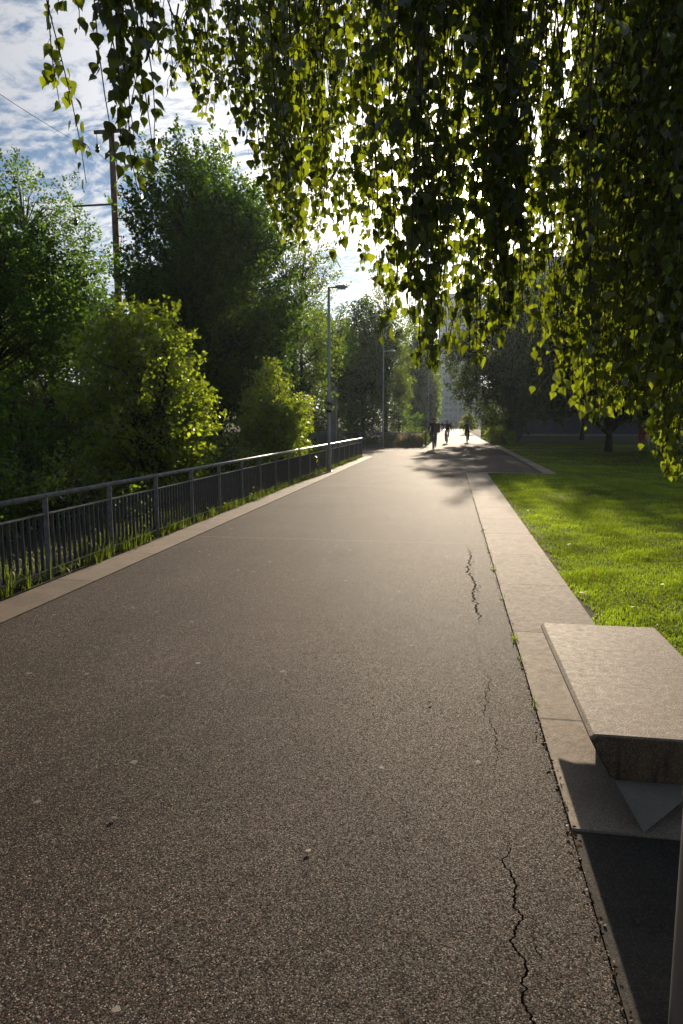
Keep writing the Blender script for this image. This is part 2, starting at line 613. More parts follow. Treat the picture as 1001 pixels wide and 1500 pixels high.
M['fallen'] = mat_leaf('fallen_leaf', (.26, .11, .03), (.5, .2, .04), .3, .05, .5, .5)


# ------------------------------------------------------------------ world
def make_world():
    w = bpy.data.worlds.new("World")
    SC.world = w
    w.use_nodes = True
    nt = NT(w.node_tree)
    bg = nt.n['Background']
    sky = nt.node('ShaderNodeTexSky', sky_type='NISHITA')
    sky.sun_disc = False
    sky.sun_elevation = SUN_EL
    sky.sun_rotation = SUN_AZ
    sky.air_density = 1.0
    sky.dust_density = .25
    sky.ozone_density = 1.5
    tc = nt.node('ShaderNodeTexCoord')
    d = tc.outputs['Generated']
    sp = nt.node('ShaderNodeSeparateXYZ')
    nt.link(d, sp.inputs[0])
    zc = nt.math('MAXIMUM', sp.outputs[2], .02)
    cv = nt.node('ShaderNodeCombineXYZ')
    nt.link(nt.math('DIVIDE', sp.outputs[0], nt.math('ADD', zc, .06)), cv.inputs[0])
    nt.link(nt.math('DIVIDE', sp.outputs[1], nt.math('ADD', zc, .06)), cv.inputs[1])
    # altocumulus: small ripples in bands
    p = nt.mapping(cv.outputs[0], (1, 1, 1), (3.1, 1.7, 0), (0, 0, R(24)))
    wob = nt.node('ShaderNodeTexNoise')
    nt.put(wob.inputs['Vector'], p)
    wob.inputs['Scale'].default_value = 1.6
    p2 = nt.vmath('ADD', p, nt.vmath('MULTIPLY', wob.outputs['Color'], (.45, .45, 0)))
    small = nt.noise(nt.mapping(p2, (3.2, 5.0, 1)), 3.7, 5, .58)
    big = nt.noise(p, .8, 4, .6, .3)
    dens = nt.math('ADD', nt.math('MULTIPLY', small, .75), nt.math('MULTIPLY', big, .75))
    mask = nt.smooth(dens, .62, .86)
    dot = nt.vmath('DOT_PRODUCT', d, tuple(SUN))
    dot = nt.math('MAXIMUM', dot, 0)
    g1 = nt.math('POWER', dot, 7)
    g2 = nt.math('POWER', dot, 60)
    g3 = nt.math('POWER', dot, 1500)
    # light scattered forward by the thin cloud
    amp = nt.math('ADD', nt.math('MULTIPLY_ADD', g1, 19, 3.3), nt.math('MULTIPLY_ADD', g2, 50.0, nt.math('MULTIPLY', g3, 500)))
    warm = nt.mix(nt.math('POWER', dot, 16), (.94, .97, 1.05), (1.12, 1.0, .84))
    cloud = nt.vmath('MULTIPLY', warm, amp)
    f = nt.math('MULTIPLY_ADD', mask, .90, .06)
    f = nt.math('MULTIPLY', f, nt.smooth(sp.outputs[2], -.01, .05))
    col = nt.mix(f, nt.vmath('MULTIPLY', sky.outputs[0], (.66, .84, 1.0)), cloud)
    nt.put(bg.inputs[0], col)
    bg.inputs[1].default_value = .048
    return w


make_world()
sl = bpy.data.lights.new("sun", 'SUN')
sl.energy = 5.0
sl.angle = R(.55)
sl.color = (1.0, .83, .62)
so = bpy.data.objects.new("sun", sl)
COL.objects.link(so)
so.location = SUN * 80
so.rotation_euler = SUN.to_track_quat('Z', 'Y').to_euler()

# ------------------------------------------------------------------ ground, paths
XL, XR = -3.62, .515            # edges of the near asphalt
Y_END = 22.6                    # where the right strip ends and the path widens
ground = sheet('ground', -500, 500, -150, 1300, -.03, M['soil'])
XW = 3.35

path = poly_sheet('path', [(XL, -8), (XR, -8), (XR, Y_END), (XW - .35, Y_END), (XW - .35, 60), (2.9, 180), (-1.6, 180), (-1.75, 47), (-1.9, 44.4),
                           (-4.9, 44.4), (-14, 44.6), (-14, 33.2), (-4.3, 33.0), (XL, 32.4)], 0, M['asphalt'])
plaza = sheet('far_path', -3.5, 6, 180.0, 600, -.004, M['asphalt_far'])


def strip_obj(name, pts, z, mat, depth=.12):
    """paved strip: a slab with real thickness"""
    me = bpy.data.meshes.new(name)
    n = len(pts)
    vs = [(p[0], p[1], z) for p in pts] + [(p[0], p[1], z - depth) for p in pts]
    fs = [tuple(range(n))] + [(k, k + n, (k + 1) % n + n, (k + 1) % n) for k in range(n)]
    me.from_pydata(vs, [], fs)
    bm = bmesh.new()
    bm.from_mesh(me)
    bmesh.ops.recalc_face_normals(bm, faces=bm.faces)
    bm.to_mesh(me)
    bm.free()
    o = bpy.data.objects.new(name, me)
    COL.objects.link(o)
    me.materials.append(mat)
    return tag(o, kind='structure')


# right hand paving strip with the lawn creeping over its edge
XS = 1.20
strip_obj('paving_strip', [(XR + .006, 2.70), (XS, 2.70), (XS + .0, Y_END), (XR + .006, Y_END)], .012, M['strip'])
strip_obj('edge_strip', [(-4.05, -8), (XL - .004, -8), (XL - .004, 32.4), (-4.05, 32.4)], .012, M['strip_left'])
strip_obj('kerb', [(XW - .345, Y_END - .25), (XW + .02, Y_END - .25), (XW + .02, 49), (XW - .345, 49)], .02, M['strip'])
strip_obj('kerb_crossing', [(XR + .4, Y_END + .004), (XW - .35, Y_END + .004), (XW - .35, Y_END + .16), (XR + .4, Y_END + .16)], .012, M['strip'])
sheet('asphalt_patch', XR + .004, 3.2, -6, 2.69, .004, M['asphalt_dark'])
sheet('lawn_path', XW + .03, 40, 41.2, 42.6, .006, M['strip'])
sheet('lawn_ground', XS + .002, 60, 2.695, Y_END + .0, -.006, M['lawn_soil'])
sheet('lawn_ground', XW + .022, 60, Y_END, 110, -.007, M['lawn_soil'])

# embankment on the far left
xs = np.linspace(-70, -4.06, 90)
ys = np.linspace(-10, 130, 140)
XX, YY = np.meshgrid(xs, ys)
ZZ = .02 - .55 * np.clip((-4.4 - XX) / 2.0, 0, 1) + 4.6 * np.clip((-11.5 - XX) / 14, 0, 1) ** 1.1
ZZ += .15 * np.sin(XX * 1.3 + YY * .7) * np.clip((-5.5 - XX) / 2, 0, 1) + .12 * np.sin(YY * 1.9 - XX)* np.clip((-5.5 - XX) / 2, 0, 1)
ZZ = np.where((YY > 32) & (YY < 45.5) & (XX > -15), -.02, ZZ)
ids = np.arange(XX.size).reshape(XX.shape)
fs = np.stack([ids[:-1, :-1], ids[:-1, 1:], ids[1:, 1:], ids[1:, :-1]], -1).reshape(-1, 4)
bank = np_mesh('embankment', np.stack([XX, YY, ZZ], -1).reshape(-1, 3), fs, M['bank'], smooth=True)
tag(bank, kind='structure')


def bank_z(x, y):
    if x > -4.06:
        return 0
    if 32 < y < 45.5 and x > -15:
        return -.02
    return .02 - .55 * min(1, max(0, (-4.4 - x) / 2.0)) + 4.6 * max(0, min(1, (-11.5 - x) / 14)) ** 1.1


# ------------------------------------------------------------------ railings
def lerp(a, b, t):
    return Vector(a) + (Vector(b) - Vector(a)) * t


def railing(name, label, a, b, height, pitch, mid=.77, bot=.125, post_w=.055, npick=12, toprad=.026, mat=None, pmat=None, pickets=True, group=None, z0=0.0):
    a, b = Vector((a[0], a[1], z0)), Vector((b[0], b[1], z0))
    L = (b - a).length
    n = max(1, round(L / pitch))
    ang = math.atan2(b.y - a.y, b.x - a.x)
    root = empty(name, a, ang, label, 'railing', group)
    mat = mat or M['rail']
    pmat = pmat or M['rail_dark']
    t = MB()
    t.tube([(-.06, 0, height - toprad), (L + .06, 0, height - toprad)], toprad, 10)
    t.build('top_rail', mat, root)
    t = MB()
    t.box((L / 2, 0, height * mid), (L, .028, .014))
    t.build('middle_rail', mat, root)
    t = MB()
    t.box((L / 2, 0, height * bot), (L, .028, .014))
    t.build('bottom_rail', mat, root)
    dx = L / n
    pm = None
    for i in range(n + 1):
        if pm is None:
            m = MB()
            m.box((0, 0, (height - .045) / 2), (.016, post_w, height - .045))
            m.box((0, 0, .006), (.11, .10, .012))
            pm = m.build('post', mat, root)
            o = pm
        else:
            o = pm.copy()
            COL.objects.link(o)
            o.parent = root
        o.location = (i * dx, 0, 0)
    if pickets:
        pk = None
        for i in range(n):
            if pk is None:
                m = MB()
                for k in range(npick):
                    x = (k + 1) * dx / (npick + 1)
                    m.box((x, 0, height * (bot + mid) / 2), (.010, .034, height * (mid - bot) - .014))
                pk = m.build('picket_panel', pmat, root)
                o = pk
            else:
                o = pk.copy()
                COL.objects.link(o)
                o.parent = root
            o.location = (i * dx, 0, 0)
    return root


XF = -4.14
railing('metal_railing', 'long grey steel railing with thin upright bars running along the left edge of the path', (XF, 1.05), (XF, 32.2), .915, 1.375)
g2 = G(497, 655)
g3 = G(617, 655)
railing('metal_railing', 'low grey railing standing across the end of the side path in front of dry grasses', (-8.2, 44.9), (-1.75, 44.7), .98, 1.35, mid=.86, npick=10)
railing('metal_railing', 'dark short railing leading away along the path beside the first cyclist', (-1.62, 44.9), (-1.42, 66), 1.05, 1.4, mid=.9, npick=14, mat=M['rail_dark'])
railing('metal_railing', 'two low grey bars in the side path entrance left of the thin lamp post', (-7.4, 43.0), (-5.3, 43.0), .62, 1.05, mid=.55, pickets=False)

# concrete pier behind the first lamp and low wall
m = MB()
m.box((0, 0, 1.75), (.5, .55, 3.5))
m.box((0, 0, 3.54), (.56, .61, .08))
r = empty('concrete_pier', (*P(486, 650, 38).xy, 0), 0, 'pale concrete pier standing behind the nearest lamp post among the trees', 'pier')
r.location = (P(487, 640, 38).x, 38, 0)
m.build('pier_shaft', M['grey_concrete'], r, bevel=.03)
m = MB()
m.box((-2.0, .6, .55), (3.2, .25, 1.1))
m.build('side_wall', M['grey_concrete'], r, bevel=.02)


# ------------------------------------------------------------------ lamps
def lamp(px, py, ptop, side, label, r0=.07, head=.62, second=None, Y=None):
    g = G(px, py)
    if Y:
        g = P(px, 640, Y)
        g.z = 0
    top = P(px, ptop, g.y)
    h = top.z
    root = empty('street_lamp', (g.x, g.y, 0), 0, label, 'street lamp', 'lamps along the path')
    m = MB()
    m.lathe([(r0 * 1.25, 0), (r0 * 1.25, .9), (r0, .96), (r0 * .75, h - .05), (r0 * .7, h)], n=14)
    m.build('pole', M['lamp_steel'], root)
    m = MB()
    m.lathe([(r0 * 2.2, 0), (r0 * 2.2, .02), (r0 * 1.5, .05)], n=14)
    m.build('base_collar', M['lamp_steel'], root)
    m = MB()
    m.box((r0 * 1.26, -.03, .62), (.012, .10, .26))
    m.build('access_door', M['lamp_steel'], root)

    def hd(z, sd, L):
        a = MB()
        a.tube([(0, 0, z), (sd * .12, 0, z + .02), (sd * .24, 0, z + .01)], r0 * .5, 8)
        a.build('arm', M['lamp_steel'], root)
        b = MB()
        prof = [(0, .02, .03), (.08, .09, .06), (.35, .15, .085), (.7, .14, .075), (.95, .06, .035), (1, .01, .01)]
        vs, fs = [], []
        nn = 10
        for t, w, hh in prof:
            for k in range(nn):
                q = 2 * math.pi * k / nn
                zz = math.sin(q) * hh
                vs.append((sd * (.2 + t * L), math.cos(q) * w, z + .01 + (zz if zz > 0 else zz * .35)))
        for i in range(len(prof) - 1):
            for k in range(nn):
                fs.append((i * nn + k, i * nn + (k + 1) % nn, (i + 1) * nn + (k + 1) % nn, (i + 1) * nn + k))
        b.add(vs, fs, True)
        hobj = b.build('lamp_head', M['lamp_white'], root)
        c = MB()
        c.box((sd * (.2 + L * .5), 0, z - .03), (L * .6, .16, .03))
        c.build('lens', M['glass_lens'], hobj)
    hd(h - .04, side, head)
    if second:
        hd(P(px, second, g.y).z, -side, head)
    return root


l1 = lamp(482.5, 692, 420, 1, 'grey lamp post nearest the viewer at the railing with its head turned right', .055, .42)
for z in (4.0, 3.75):
    pass
for py in (591, 602):
    q = P(482, py, l1.location.y)
    m = MB()
    m.lathe([(.05, -.03), (.05, .03)], (0, 0, 0), 12)
    o = m.build('pole_band', M['rubber'], l1)
    o.scale = (1.9, 1.9, 1.6)
    o.location = (0, 0, q.z)
lamp(561, 656, 462, -1, 'tall thin lamp post at the side path with one head left and one lower right', .045, .55, 515)
lamp(627, 640, 529, -1, 'slim lamp post behind the first cyclist against the pale tower', .06, .5, None, 72)
lamp(636, 640, 548, 1, 'thin distant lamp post just right of the slim one by the tower', .06, .5, None, 98)

# ------------------------------------------------------------------ utility pole and wires
UY = 26.0
ut = P(163, 190, UY)
ub = bank_z(P(176, 420, UY).x, UY)
ux = P(168, 300, UY).x
up_ = empty('utility_pole', (ux, UY, ub - .3), 0, 'weathered wooden power pole with short crossarm rising between the left trees', 'utility pole')
m = MB()
hp = ut.z - ub + .3
m.tube([(0, 0, 0), (0, 0, hp * .5), (0, 0, hp)], [.16, .135, .11], 12)
m.build('pole_shaft', M['pole_wood'], up_)
m = MB()
m.box((.0, -.16, hp - .12), (1.25, .10, .12))
m.build('crossarm', M['pole_wood'], up_, bevel=.01)
m = MB()
m.box((-.80, -.16, P(150, 302, UY).z - ub + .3), (1.7, .06, .065))
m.build('crossarm', M['pole_wood'], up_, bevel=.01)
m = MB()
m.lathe([(.10, -.02), (.16, .05), (.1, .1)], (0, 0, hp), 10)
m.build('pole_cap', M['insulator'], up_)
for xx, zz in ((-.52, hp - .18), (-1.55, P(150, 302, UY).z - ub + .25)):
    m = MB()
    m.lathe([(.015, 0), (.015, -.35), (.06, -.38), (.05, -.45), (.09, -.5), (.06, -.56), (.10, -.62), (.03, -.68)], (xx, -.16, zz), 10)
    m.build('insulator', M['insulator'], up_)


def wire(a, b, sag, label, r=.007):
    a, b = Vector(a), Vector(b)
    pts = []
    for i in range(25):
        t = i / 24
        p = a.lerp(b, t)
        p.z -= sag * 4 * t * (1 - t)
        pts.append(p)
    m = MB()
    o = m.tube(pts, r, 5).build('overhead_wire', M['wire'])
    tag(o, label, 'wire', 'wires on the wooden pole')


ins = Vector((ux - .52, UY - .16, ub - .3 + hp - .85))
wire(P(-120, 55, 12.0), ins, .12, 'upper black wire running from the top left sky to the pole crossarm')
wire(ins, ins + Vector((.8, 38, -.6)), .5, 'black wire leaving the top of the wooden pole toward the far trees')
ins2 = Vector((ux - 1.55, UY - .16, P(130, 314, UY).z - .6))
wire(P(-120, 165, 13.0), ins2, .1, 'lower black wire running from the left sky to the lower crossarm')

# ------------------------------------------------------------------ bench
BX0, BX1 = .592, 1.300
BY0, BY1 = 2.79, 4.40
BZ = .375


def bench():
    root = empty('concrete_bench', (.95, (BY0 + BY1) / 2, 0), 0, 'massive tan concrete bench block with slanted side standing on the paving strip', 'bench')
    ox, oy = root.location.x, root.location.y
    # upper slab: chamfered long edge, flank slanting in
    ch = .022
    zb = .182
    prof = [(BX0 + ch, BZ), (BX0, BZ - .018), (BX0 + .085, zb + .012), (BX0 + .105, zb), (BX1 - .06, zb), (BX1, zb + .05), (BX1, BZ - .015), (BX1 - .015, BZ)]
    # far end undercut out of view, shaped to let more sun onto the strip
    m = MB()
    n = len(prof)
    secs = [BY0, BY0 + .012, BY1 - .01, BY1]
    vs, fs = [], []
    for si, y in enumerate(secs):
        k = .006 if si in (0, 3) else 0
        for x, z in prof:
            yy = y - (3.4 * (BZ - .018 - min(z, BZ - .018)) if si >= 2 else 0)
            vs.append((x - ox + (k if x < .9 else -k), yy - oy, z - (k if z > .35 else -k)))
    for s in range(len(secs) - 1):
        for k in range(n):
            fs.append((s * n + k, s * n + (k + 1) % n, (s + 1) * n + (k + 1) % n, (s + 1) * n + k))
    fs.append(tuple(range(n)))
    fs.append(tuple(range(4 * n - 1, 3 * n - 1, -1)))
    m.add(vs, fs)
    slab = m.build('seat_slab', M['bench_top'], root)
    bv = slab.modifiers.new('bevel', 'BEVEL')
    bv.width = .007
    bv.segments = 3
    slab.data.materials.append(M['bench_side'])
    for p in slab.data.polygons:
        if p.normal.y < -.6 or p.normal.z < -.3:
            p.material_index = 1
    # base: wedge shaped foot whose near corner runs out to a point on the ground
    m = MB()
    A = (.700, BY0 + .02, zb - .002)
    B = (.80, 2.71, .0125)
    C = (1.17, BY0 + .17, zb - .002)
    D = (1.24, BY0 + .42, .0)
    E = (1.24, BY0 + .42, zb - .002)
    A2 = (.700, BY1 - .80, zb - .002)
    B2 = (.80, BY1 - .80, .0)
    D2 = (1.24, BY1 - .80, .0)
    E2 = (1.24, BY1 - .80, zb - .002)
    P_ = [(p[0] - ox, p[1] - oy, p[2]) for p in (A, B, C, D, E, A2, B2, D2, E2)]
    m.add(P_, [(0, 1, 2), (1, 3, 4, 2), (0, 5, 6, 1), (3, 7, 8, 4), (5, 8, 7, 6), (0, 2, 4, 8, 5)])
    leg = m.build('foot', M['bench_leg'], root)
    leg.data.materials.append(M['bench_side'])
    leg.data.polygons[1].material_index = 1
    return root


bench()

# steel bollard at the right border
bo = empty('steel_bollard', (.708, 1.72, 0), 0, 'round grey steel bollard cut by the lower right border of the picture', 'bollard')
m = MB()
m.lathe([(.105, 0), (.105, .03), (.105, .82), (.10, .86), (.07, .89), (.0, .90)], n=40)
m.build('bollard_body', M['bollard'], bo)
m = MB()
m.lathe([(.108, .70), (.108, .74)], n=40)
m.build('bollard_band', M['rail_dark'], bo)


# ------------------------------------------------------------------ trees
def rand_dirs(rng, n):
    return unit(rng.normal(size=(n, 3)))


def make_tree(name, label, cat, base, crown_c, radii, n_clump, per, size, mat, trunk_r=.16, seed=0, group=None, stems=1,
              up=.5, L=(.5, 1.2), spread=.22, tmpl=T_LEAF6, hollow=.5, lean=(0, 0), low=-.75, limb_every=3, dens_noise=.15, bark='bark'):
    rng = np.random.default_rng(seed)
    bx, by = base
    bz = bank_z(bx, by) - .1
    root = empty(name, (bx, by, bz), 0, label, cat, group)
    c = np.array((crown_c[0] - bx, crown_c[1] - by, crown_c[2] - bz))
    rad = np.array(radii)
    # uneven outline: radius modulated by direction
    d = rand_dirs(rng, n_clump * 3)
    lob = rand_dirs(rng, 9)
    amp = rng.uniform(-.30, .30, 9)
    mod = 1 + ((np.clip(d @ lob.T, 0, 1) ** 5) * amp).sum(1)
    rr = rng.uniform(0, 1, len(d)) ** hollow * mod
    ok = (d[:, 2] * rr > low)
    # gaps
    pw = d * rr[:, None] * rad
    gap = np.zeros(len(d))
    for _ in range(7):
        kv = rand_dirs(rng, 1)[0] * rng.uniform(1.6, 4.2) * 2.6 / (.8 + rad.mean() * .6)
        gap += np.sin(pw @ kv + rng.uniform(0, 6.28)) / 2.6
    ok &= (gap > -dens_noise) | (rng.uniform(size=len(d)) < .10)
    d, rr = d[ok][:n_clump], rr[ok][:n_clump]
    cc = c + d * rr[:, None] * rad
    cc[:, 2] = np.maximum(cc[:, 2], .25)
    n = len(cc)
    out = unit(d * np.array([1, 1, .7]) + np.array([0, 0, up]) + .35 * rng.normal(size=(n, 3)))
    ln = rng.uniform(*L, n)
    cnt = per
    t = rng.uniform(0, 1, (n, cnt)) ** .8
    pos = cc[:, None, :] + out[:, None, :] * (t * ln[:, None])[:, :, None] + rng.normal(size=(n, cnt, 3)) * (spread * (1.15 - t))[:, :, None]
    tip = out[:, None, :] * .5 + rng.normal(size=(n, cnt, 3)) * .7 + np.array([0, 0, -.25])
    nrm = rng.normal(size=(n, cnt, 3)) * .8 + np.array([0, 0, .7])
    ctint = np.clip(rng.normal(.5, .2, (n, 1)) + rng.normal(0, .18, (n, cnt)), 0, 1)
    sz = size * rng.uniform(.6, 1.25, n * cnt)
    leaf_mesh('crown', pos.reshape(-1, 3), tip.reshape(-1, 3), nrm.reshape(-1, 3), sz, tmpl, mat, root, ctint.ravel(), rng)
    # trunk, limbs and twigs
    m = MB()
    tops = []
    for s in range(stems):
        off = Vector((rng.normal() * .12, rng.normal() * .12, 0)) if stems > 1 else Vector((0, 0, 0))
        ang = 2 * math.pi * s / max(1, stems) + rng.uniform(0, 1)
        sp = (.35 if stems > 1 else .05) * min(rad[0], rad[1])
        top = Vector((c[0] + math.cos(ang) * sp, c[1] + math.sin(ang) * sp, c[2] + rad[2] * .62))
        pts = []
        for i in range(9):
            q = i / 8
            p = off.lerp(top, q)
            p += Vector((math.sin(q * 5 + s + seed) * .06, math.cos(q * 4 + s) * .06, 0)) * (1 + 2 * q)
            p.x = off.x + (p.x - off.x) * (q ** .7 if q else 0)
            pts.append(p)
        tr = trunk_r * (1 if stems == 1 else .7)
        m.tube(pts, [tr * (1.35 if i == 0 else 1) * (1 - .85 * i / 8) + .012 for i in range(9)], 9)
        tops.append(pts)
    for i in range(0, n, limb_every):
        pts = tops[rng.integers(len(tops))]
        e = Vector(cc[i] + out[i] * ln[i] * .6)
        best = max(range(1, 8), key=lambda k: -((pts[k] - e).length + abs(pts[k].z - (e.z - .5 * ((e.xy - pts[k].xy).length))) * 1.2))
        a = pts[best]
        mid = a.lerp(e, .5) + Vector((0, 0, .12 * (e - a).length)) + Vector(rng.normal(size=3) * .06)
        dd = (e - a).length
        m.tube([a, mid, Vector(cc[i]), e], [min(trunk_r * .5, .012 + dd * .010), .010 + dd * .005, .012, .005], 5, cap=False)
    m.build('trunk', M[bark], root, normals=False)
    return root


GL = 'trees and bushes beyond the railing'


def place(px0, px1, ptop, Y, zlow):
    a, b = P(px0, 600, Y), P(px1, 600, Y)
    t = P((px0 + px1) / 2, ptop, Y)
    cx = (a.x + b.x) / 2
    rx = (b.x - a.x) / 2
    rz = (t.z - zlow) / 2
    return cx, rx, zlow + rz, rz


# left foreground dark tree, several thin stems
cx, rx, cz, rz = place(-150, 88, 305, 16.5, 2.6)
make_tree('broadleaf_tree', 'dark tree with several thin stems at the left border of the picture', 'tree', (cx + .3, 16.5), (cx, 16.5, cz), (rx, 2.6, rz),
          560, 44, .095, M['leaf_dark'], .13, 3, GL, 4, up=.7, L=(.6, 1.3), spread=.15, hollow=.45, dens_noise=-.1, low=-.9)
# bright bush at the railing
cx, rx, cz, rz = place(165, 262, 470, 13.5, -.3)
make_tree('bush', 'tall bright green bush leaning over behind the railing right of the thin stemmed tree', 'bush', (cx, 13.8), (cx, 13.8, cz), (rx, 1.8, rz),
          640, 48, .09, M['leaf_lime'], .06, 5, GL, 5, up=.45, L=(.4, .9), spread=.17, hollow=.5, dens_noise=.15, low=-1)
# big dark tree in the middle
cx, rx, cz, rz = place(228, 402, 262, 25, 1.0)
make_tree('broadleaf_tree', 'big dense dark green tree between the wooden pole and the first lamp', 'tree', (cx, 25), (cx, 25, cz), (rx, 3.6, rz),
          2000, 54, .12, M['leaf_dark'], .22, 8, GL, 2, up=.9, L=(.9, 2.1), spread=.17, hollow=.5, dens_noise=.12, low=-1)
cx, rx, cz, rz = place(270, 372, 252, 26.5, 5.0)
make_tree('broadleaf_tree', 'upright tree top rising behind the big dark tree beyond the railing', 'tree', (cx, 26.5), (cx, 26.5, cz), (rx, 1.9, rz),
          420, 50, .12, M['leaf_dark'], .14, 21, GL, 1, up=1.3, L=(.8, 1.9), spread=.22, hollow=.5, dens_noise=.12)
# lighter tree part on the right of it
cx, rx, cz, rz = place(405, 498, 330, 32, 1.5)
make_tree('broadleaf_tree', 'loose mid green tree just left of the nearest lamp post', 'tree', (cx, 30), (cx, 30, cz), (rx, 2.4, rz),
          260, 40, .105, M['leaf_mid'], .13, 13, GL, 2, up=.7, L=(.6, 1.4), spread=.26, hollow=.55, dens_noise=.05, low=-1)
cx, rx, cz, rz = place(372, 442, 545, 20.5, -.3)
make_tree('bush', 'rounded yellow green bush behind the railing left of the nearest lamp post', 'bush', (cx, 20.5), (cx, 20.5, cz), (rx, 1.5, rz),
          380, 42, .09, M['leaf_lime'], .05, 17, GL, 5, up=.5, L=(.4, .8), spread=.18, hollow=.5, dens_noise=.15, low=-1)
# undergrowth shrubs right behind the railing
shr = [(-6.3, 6.0, 1.0, 1.5), (-7.6, 8.6, 1.3, 2.0), (-6.2, 10.2, 1.0, 1.3), (-8.6, 11.0, 1.6, 2.7), (-9.6, 14.2, 1.8, 3.3), (-6.0, 17.4, .9, 1.4),
       (-8.3, 18.4, 1.7, 4.0), (-6.3, 24.2, 1.0, 1.7), (-9.5, 7.0, 1.8, 2.8), (-6.4, 28.6, 1.1, 1.9), (-8.2, 33.0, 1.4, 2.2), (-12.4, 20.0, 2.0, 4.2), (-9.5, 48.5, 1.8, 2.9), (-6.3, 49.5, 1.7, 2.5), (-3.6, 51.5, 1.5, 2.3), (-13.0, 47.5, 2.0, 3.2)]
words = ['nearest low dark shrub at the left border behind the railing', 'dark shrub second from the left border behind the railing',
         'low dark shrub under the bright green bush, nearer to the railing', 'tall dark shrub below the thin stemmed tree',
         'dark shrub between the thin stemmed tree and the bright green bush', 'low shrub at the railing right of the bright green bush',
         'dark shrub at the foot of the big dense dark tree', 'low dark shrub beside the rounded yellow green bush',
         'broad dark shrub at the left picture border below the thin stems', 'dark shrub behind the nearest lamp post',
         'dark shrub at the foot of the concrete pier', 'dark shrub in front of the wooden pole',
         'dark bush behind the low bars of the side path', 'dark bush behind the side path railing left of the two headed lamp',
         'dark bush behind the side path railing right of the two headed lamp', 'dark bush at the far left end of the side path railing']
for i, (x, y, r_, h_) in enumerate(shr):
    make_tree('shrub', words[i], 'shrub', (x, y), (x, y, bank_z(x, y) + h_ * .48), (r_, r_ * 1.25, h_ * .55), 130, 40, .075 if y < 12 else .09,
              M['leaf_mid'] if i in (2, 5, 7) else M['leaf_dark'], .035, 100 + i, 'shrubs behind the railing', 4, up=.6, L=(.25, .7), spread=.16, hollow=.55, low=-1, limb_every=4)
# trees beyond the side path
E = [(505, 560, 455, 52, .5, 'dark tree behind the concrete pier', 'leaf_dark'), (540, 592, 428, 58, 1, 'tall dark tree right behind the thin two headed lamp', 'leaf_mid'),
     (580, 634, 470, 95, .5, 'bushy green tree filling the view behind the railing at the side path', 'leaf_mid'),
     (600, 640, 500, 112, 1, 'distant dark tree left of the pale tower', 'leaf_mid'),
     (478, 545, 470, 66, 1, 'far dark tree seen between the two nearest lamps', 'leaf_dark'),
     (608, 638, 545, 100, .1, 'low bright tree beside the path left of the first cyclist', 'leaf_mid')]
for i, (a, b, t, Y, zl, lab, mt) in enumerate(E):
    cx, rx, cz, rz = place(a, b, t, Y, zl)
    make_tree('broadleaf_tree', lab, 'tree', (cx, Y), (cx, Y, cz), (rx, rx * 1.15, rz), 440 if Y < 90 else 620, 46, .18 if Y < 90 else .26, M[mt], .18, 40 + i, 'trees beyond the side path', 1,
              up=.7, L=(.7, 1.6), spread=.35, tmpl=T_DIAMOND, hollow=.5, dens_noise=.12, low=-1)
# trees farther left, behind the embankment
W = [(-18.5, 27, 7.0), (-21, 34, 8.5), (-13.5, 38, 10), (-12.5, 50, 12), (-19, 52, 12), (-24, 22, 10), (-11, 66, 13), (-17, 20, 6.5), (-26, 40, 13)]
lab = ['tree behind the wooden pole', 'tall tree far behind the wooden pole', 'tree behind the big dense dark tree', 'tree far behind the big dark tree',
       'tree on the bank far behind the wooden pole', 'tree on the bank at the left border', 'tree behind the trees of the side path', 'low tree on the bank behind the thin stems', 'tall tree on the far left bank']
for i, (x, y, h_) in enumerate(W):
    z = bank_z(x, y)
    make_tree('broadleaf_tree', 'dark ' + lab[i], 'tree', (x, y), (x, y, z + h_ * .5), (h_ * .33, h_ * .33, h_ * .5), 420, 44, .2, M['leaf_dark'], .18, 60 + i,
              'trees on the bank', 1, up=.7, L=(.7, 1.6), spread=.38, tmpl=T_DIAMOND, hollow=.55, low=-1)

# lindens on the right
GR = 'linden trees on the lawn'
LN = [(4.9, 57, 5.0, 1.5, 13, 'dark linden with its trunk behind the mesh fence corner'), (8.6, 39.5, 4.2, 2.3, 9.8, 'linden with a slim trunk standing on the lawn before the grey shed'),
      (13.6, 46, 4.6, 2.8, 11, 'linden behind the slim trunked linden on the right lawn'), (16.5, 36, 4.2, 3.0, 10, 'linden at the right border of the lawn'),
      (9.5, 86, 4.6, 3.2, 12, 'far linden beyond the mesh fence left of the grey shed'), (12, 66, 5, 2.6, 13, 'far linden rising behind the grey shed')]
for i, (x, y, r_, z0, z1, lb) in enumerate(LN):
    make_tree('linden_tree', lb, 'tree', (x, y), (x, y, (z0 + z1) / 2 - .3), (r_, r_, (z1 - z0) / 2), 1250, 50, .19, M['leaf_linden'], .17, 80 + i, GR, 1,
              up=.1, L=(.5, 1.3), spread=.36, tmpl=T_DIAMOND, hollow=.42, dens_noise=.6, low=-.95)
make_tree('bush', 'small sunlit yellow green bush beside the path behind the third cyclist', 'bush', (2.15, 92), (2.15, 92, 1.3), (.75, .8, 1.3), 80, 40, .16, M['leaf_yellow'], .05, 95, None, 3,
          up=.4, L=(.3, .7), spread=.25, tmpl=T_DIAMOND, low=-1)
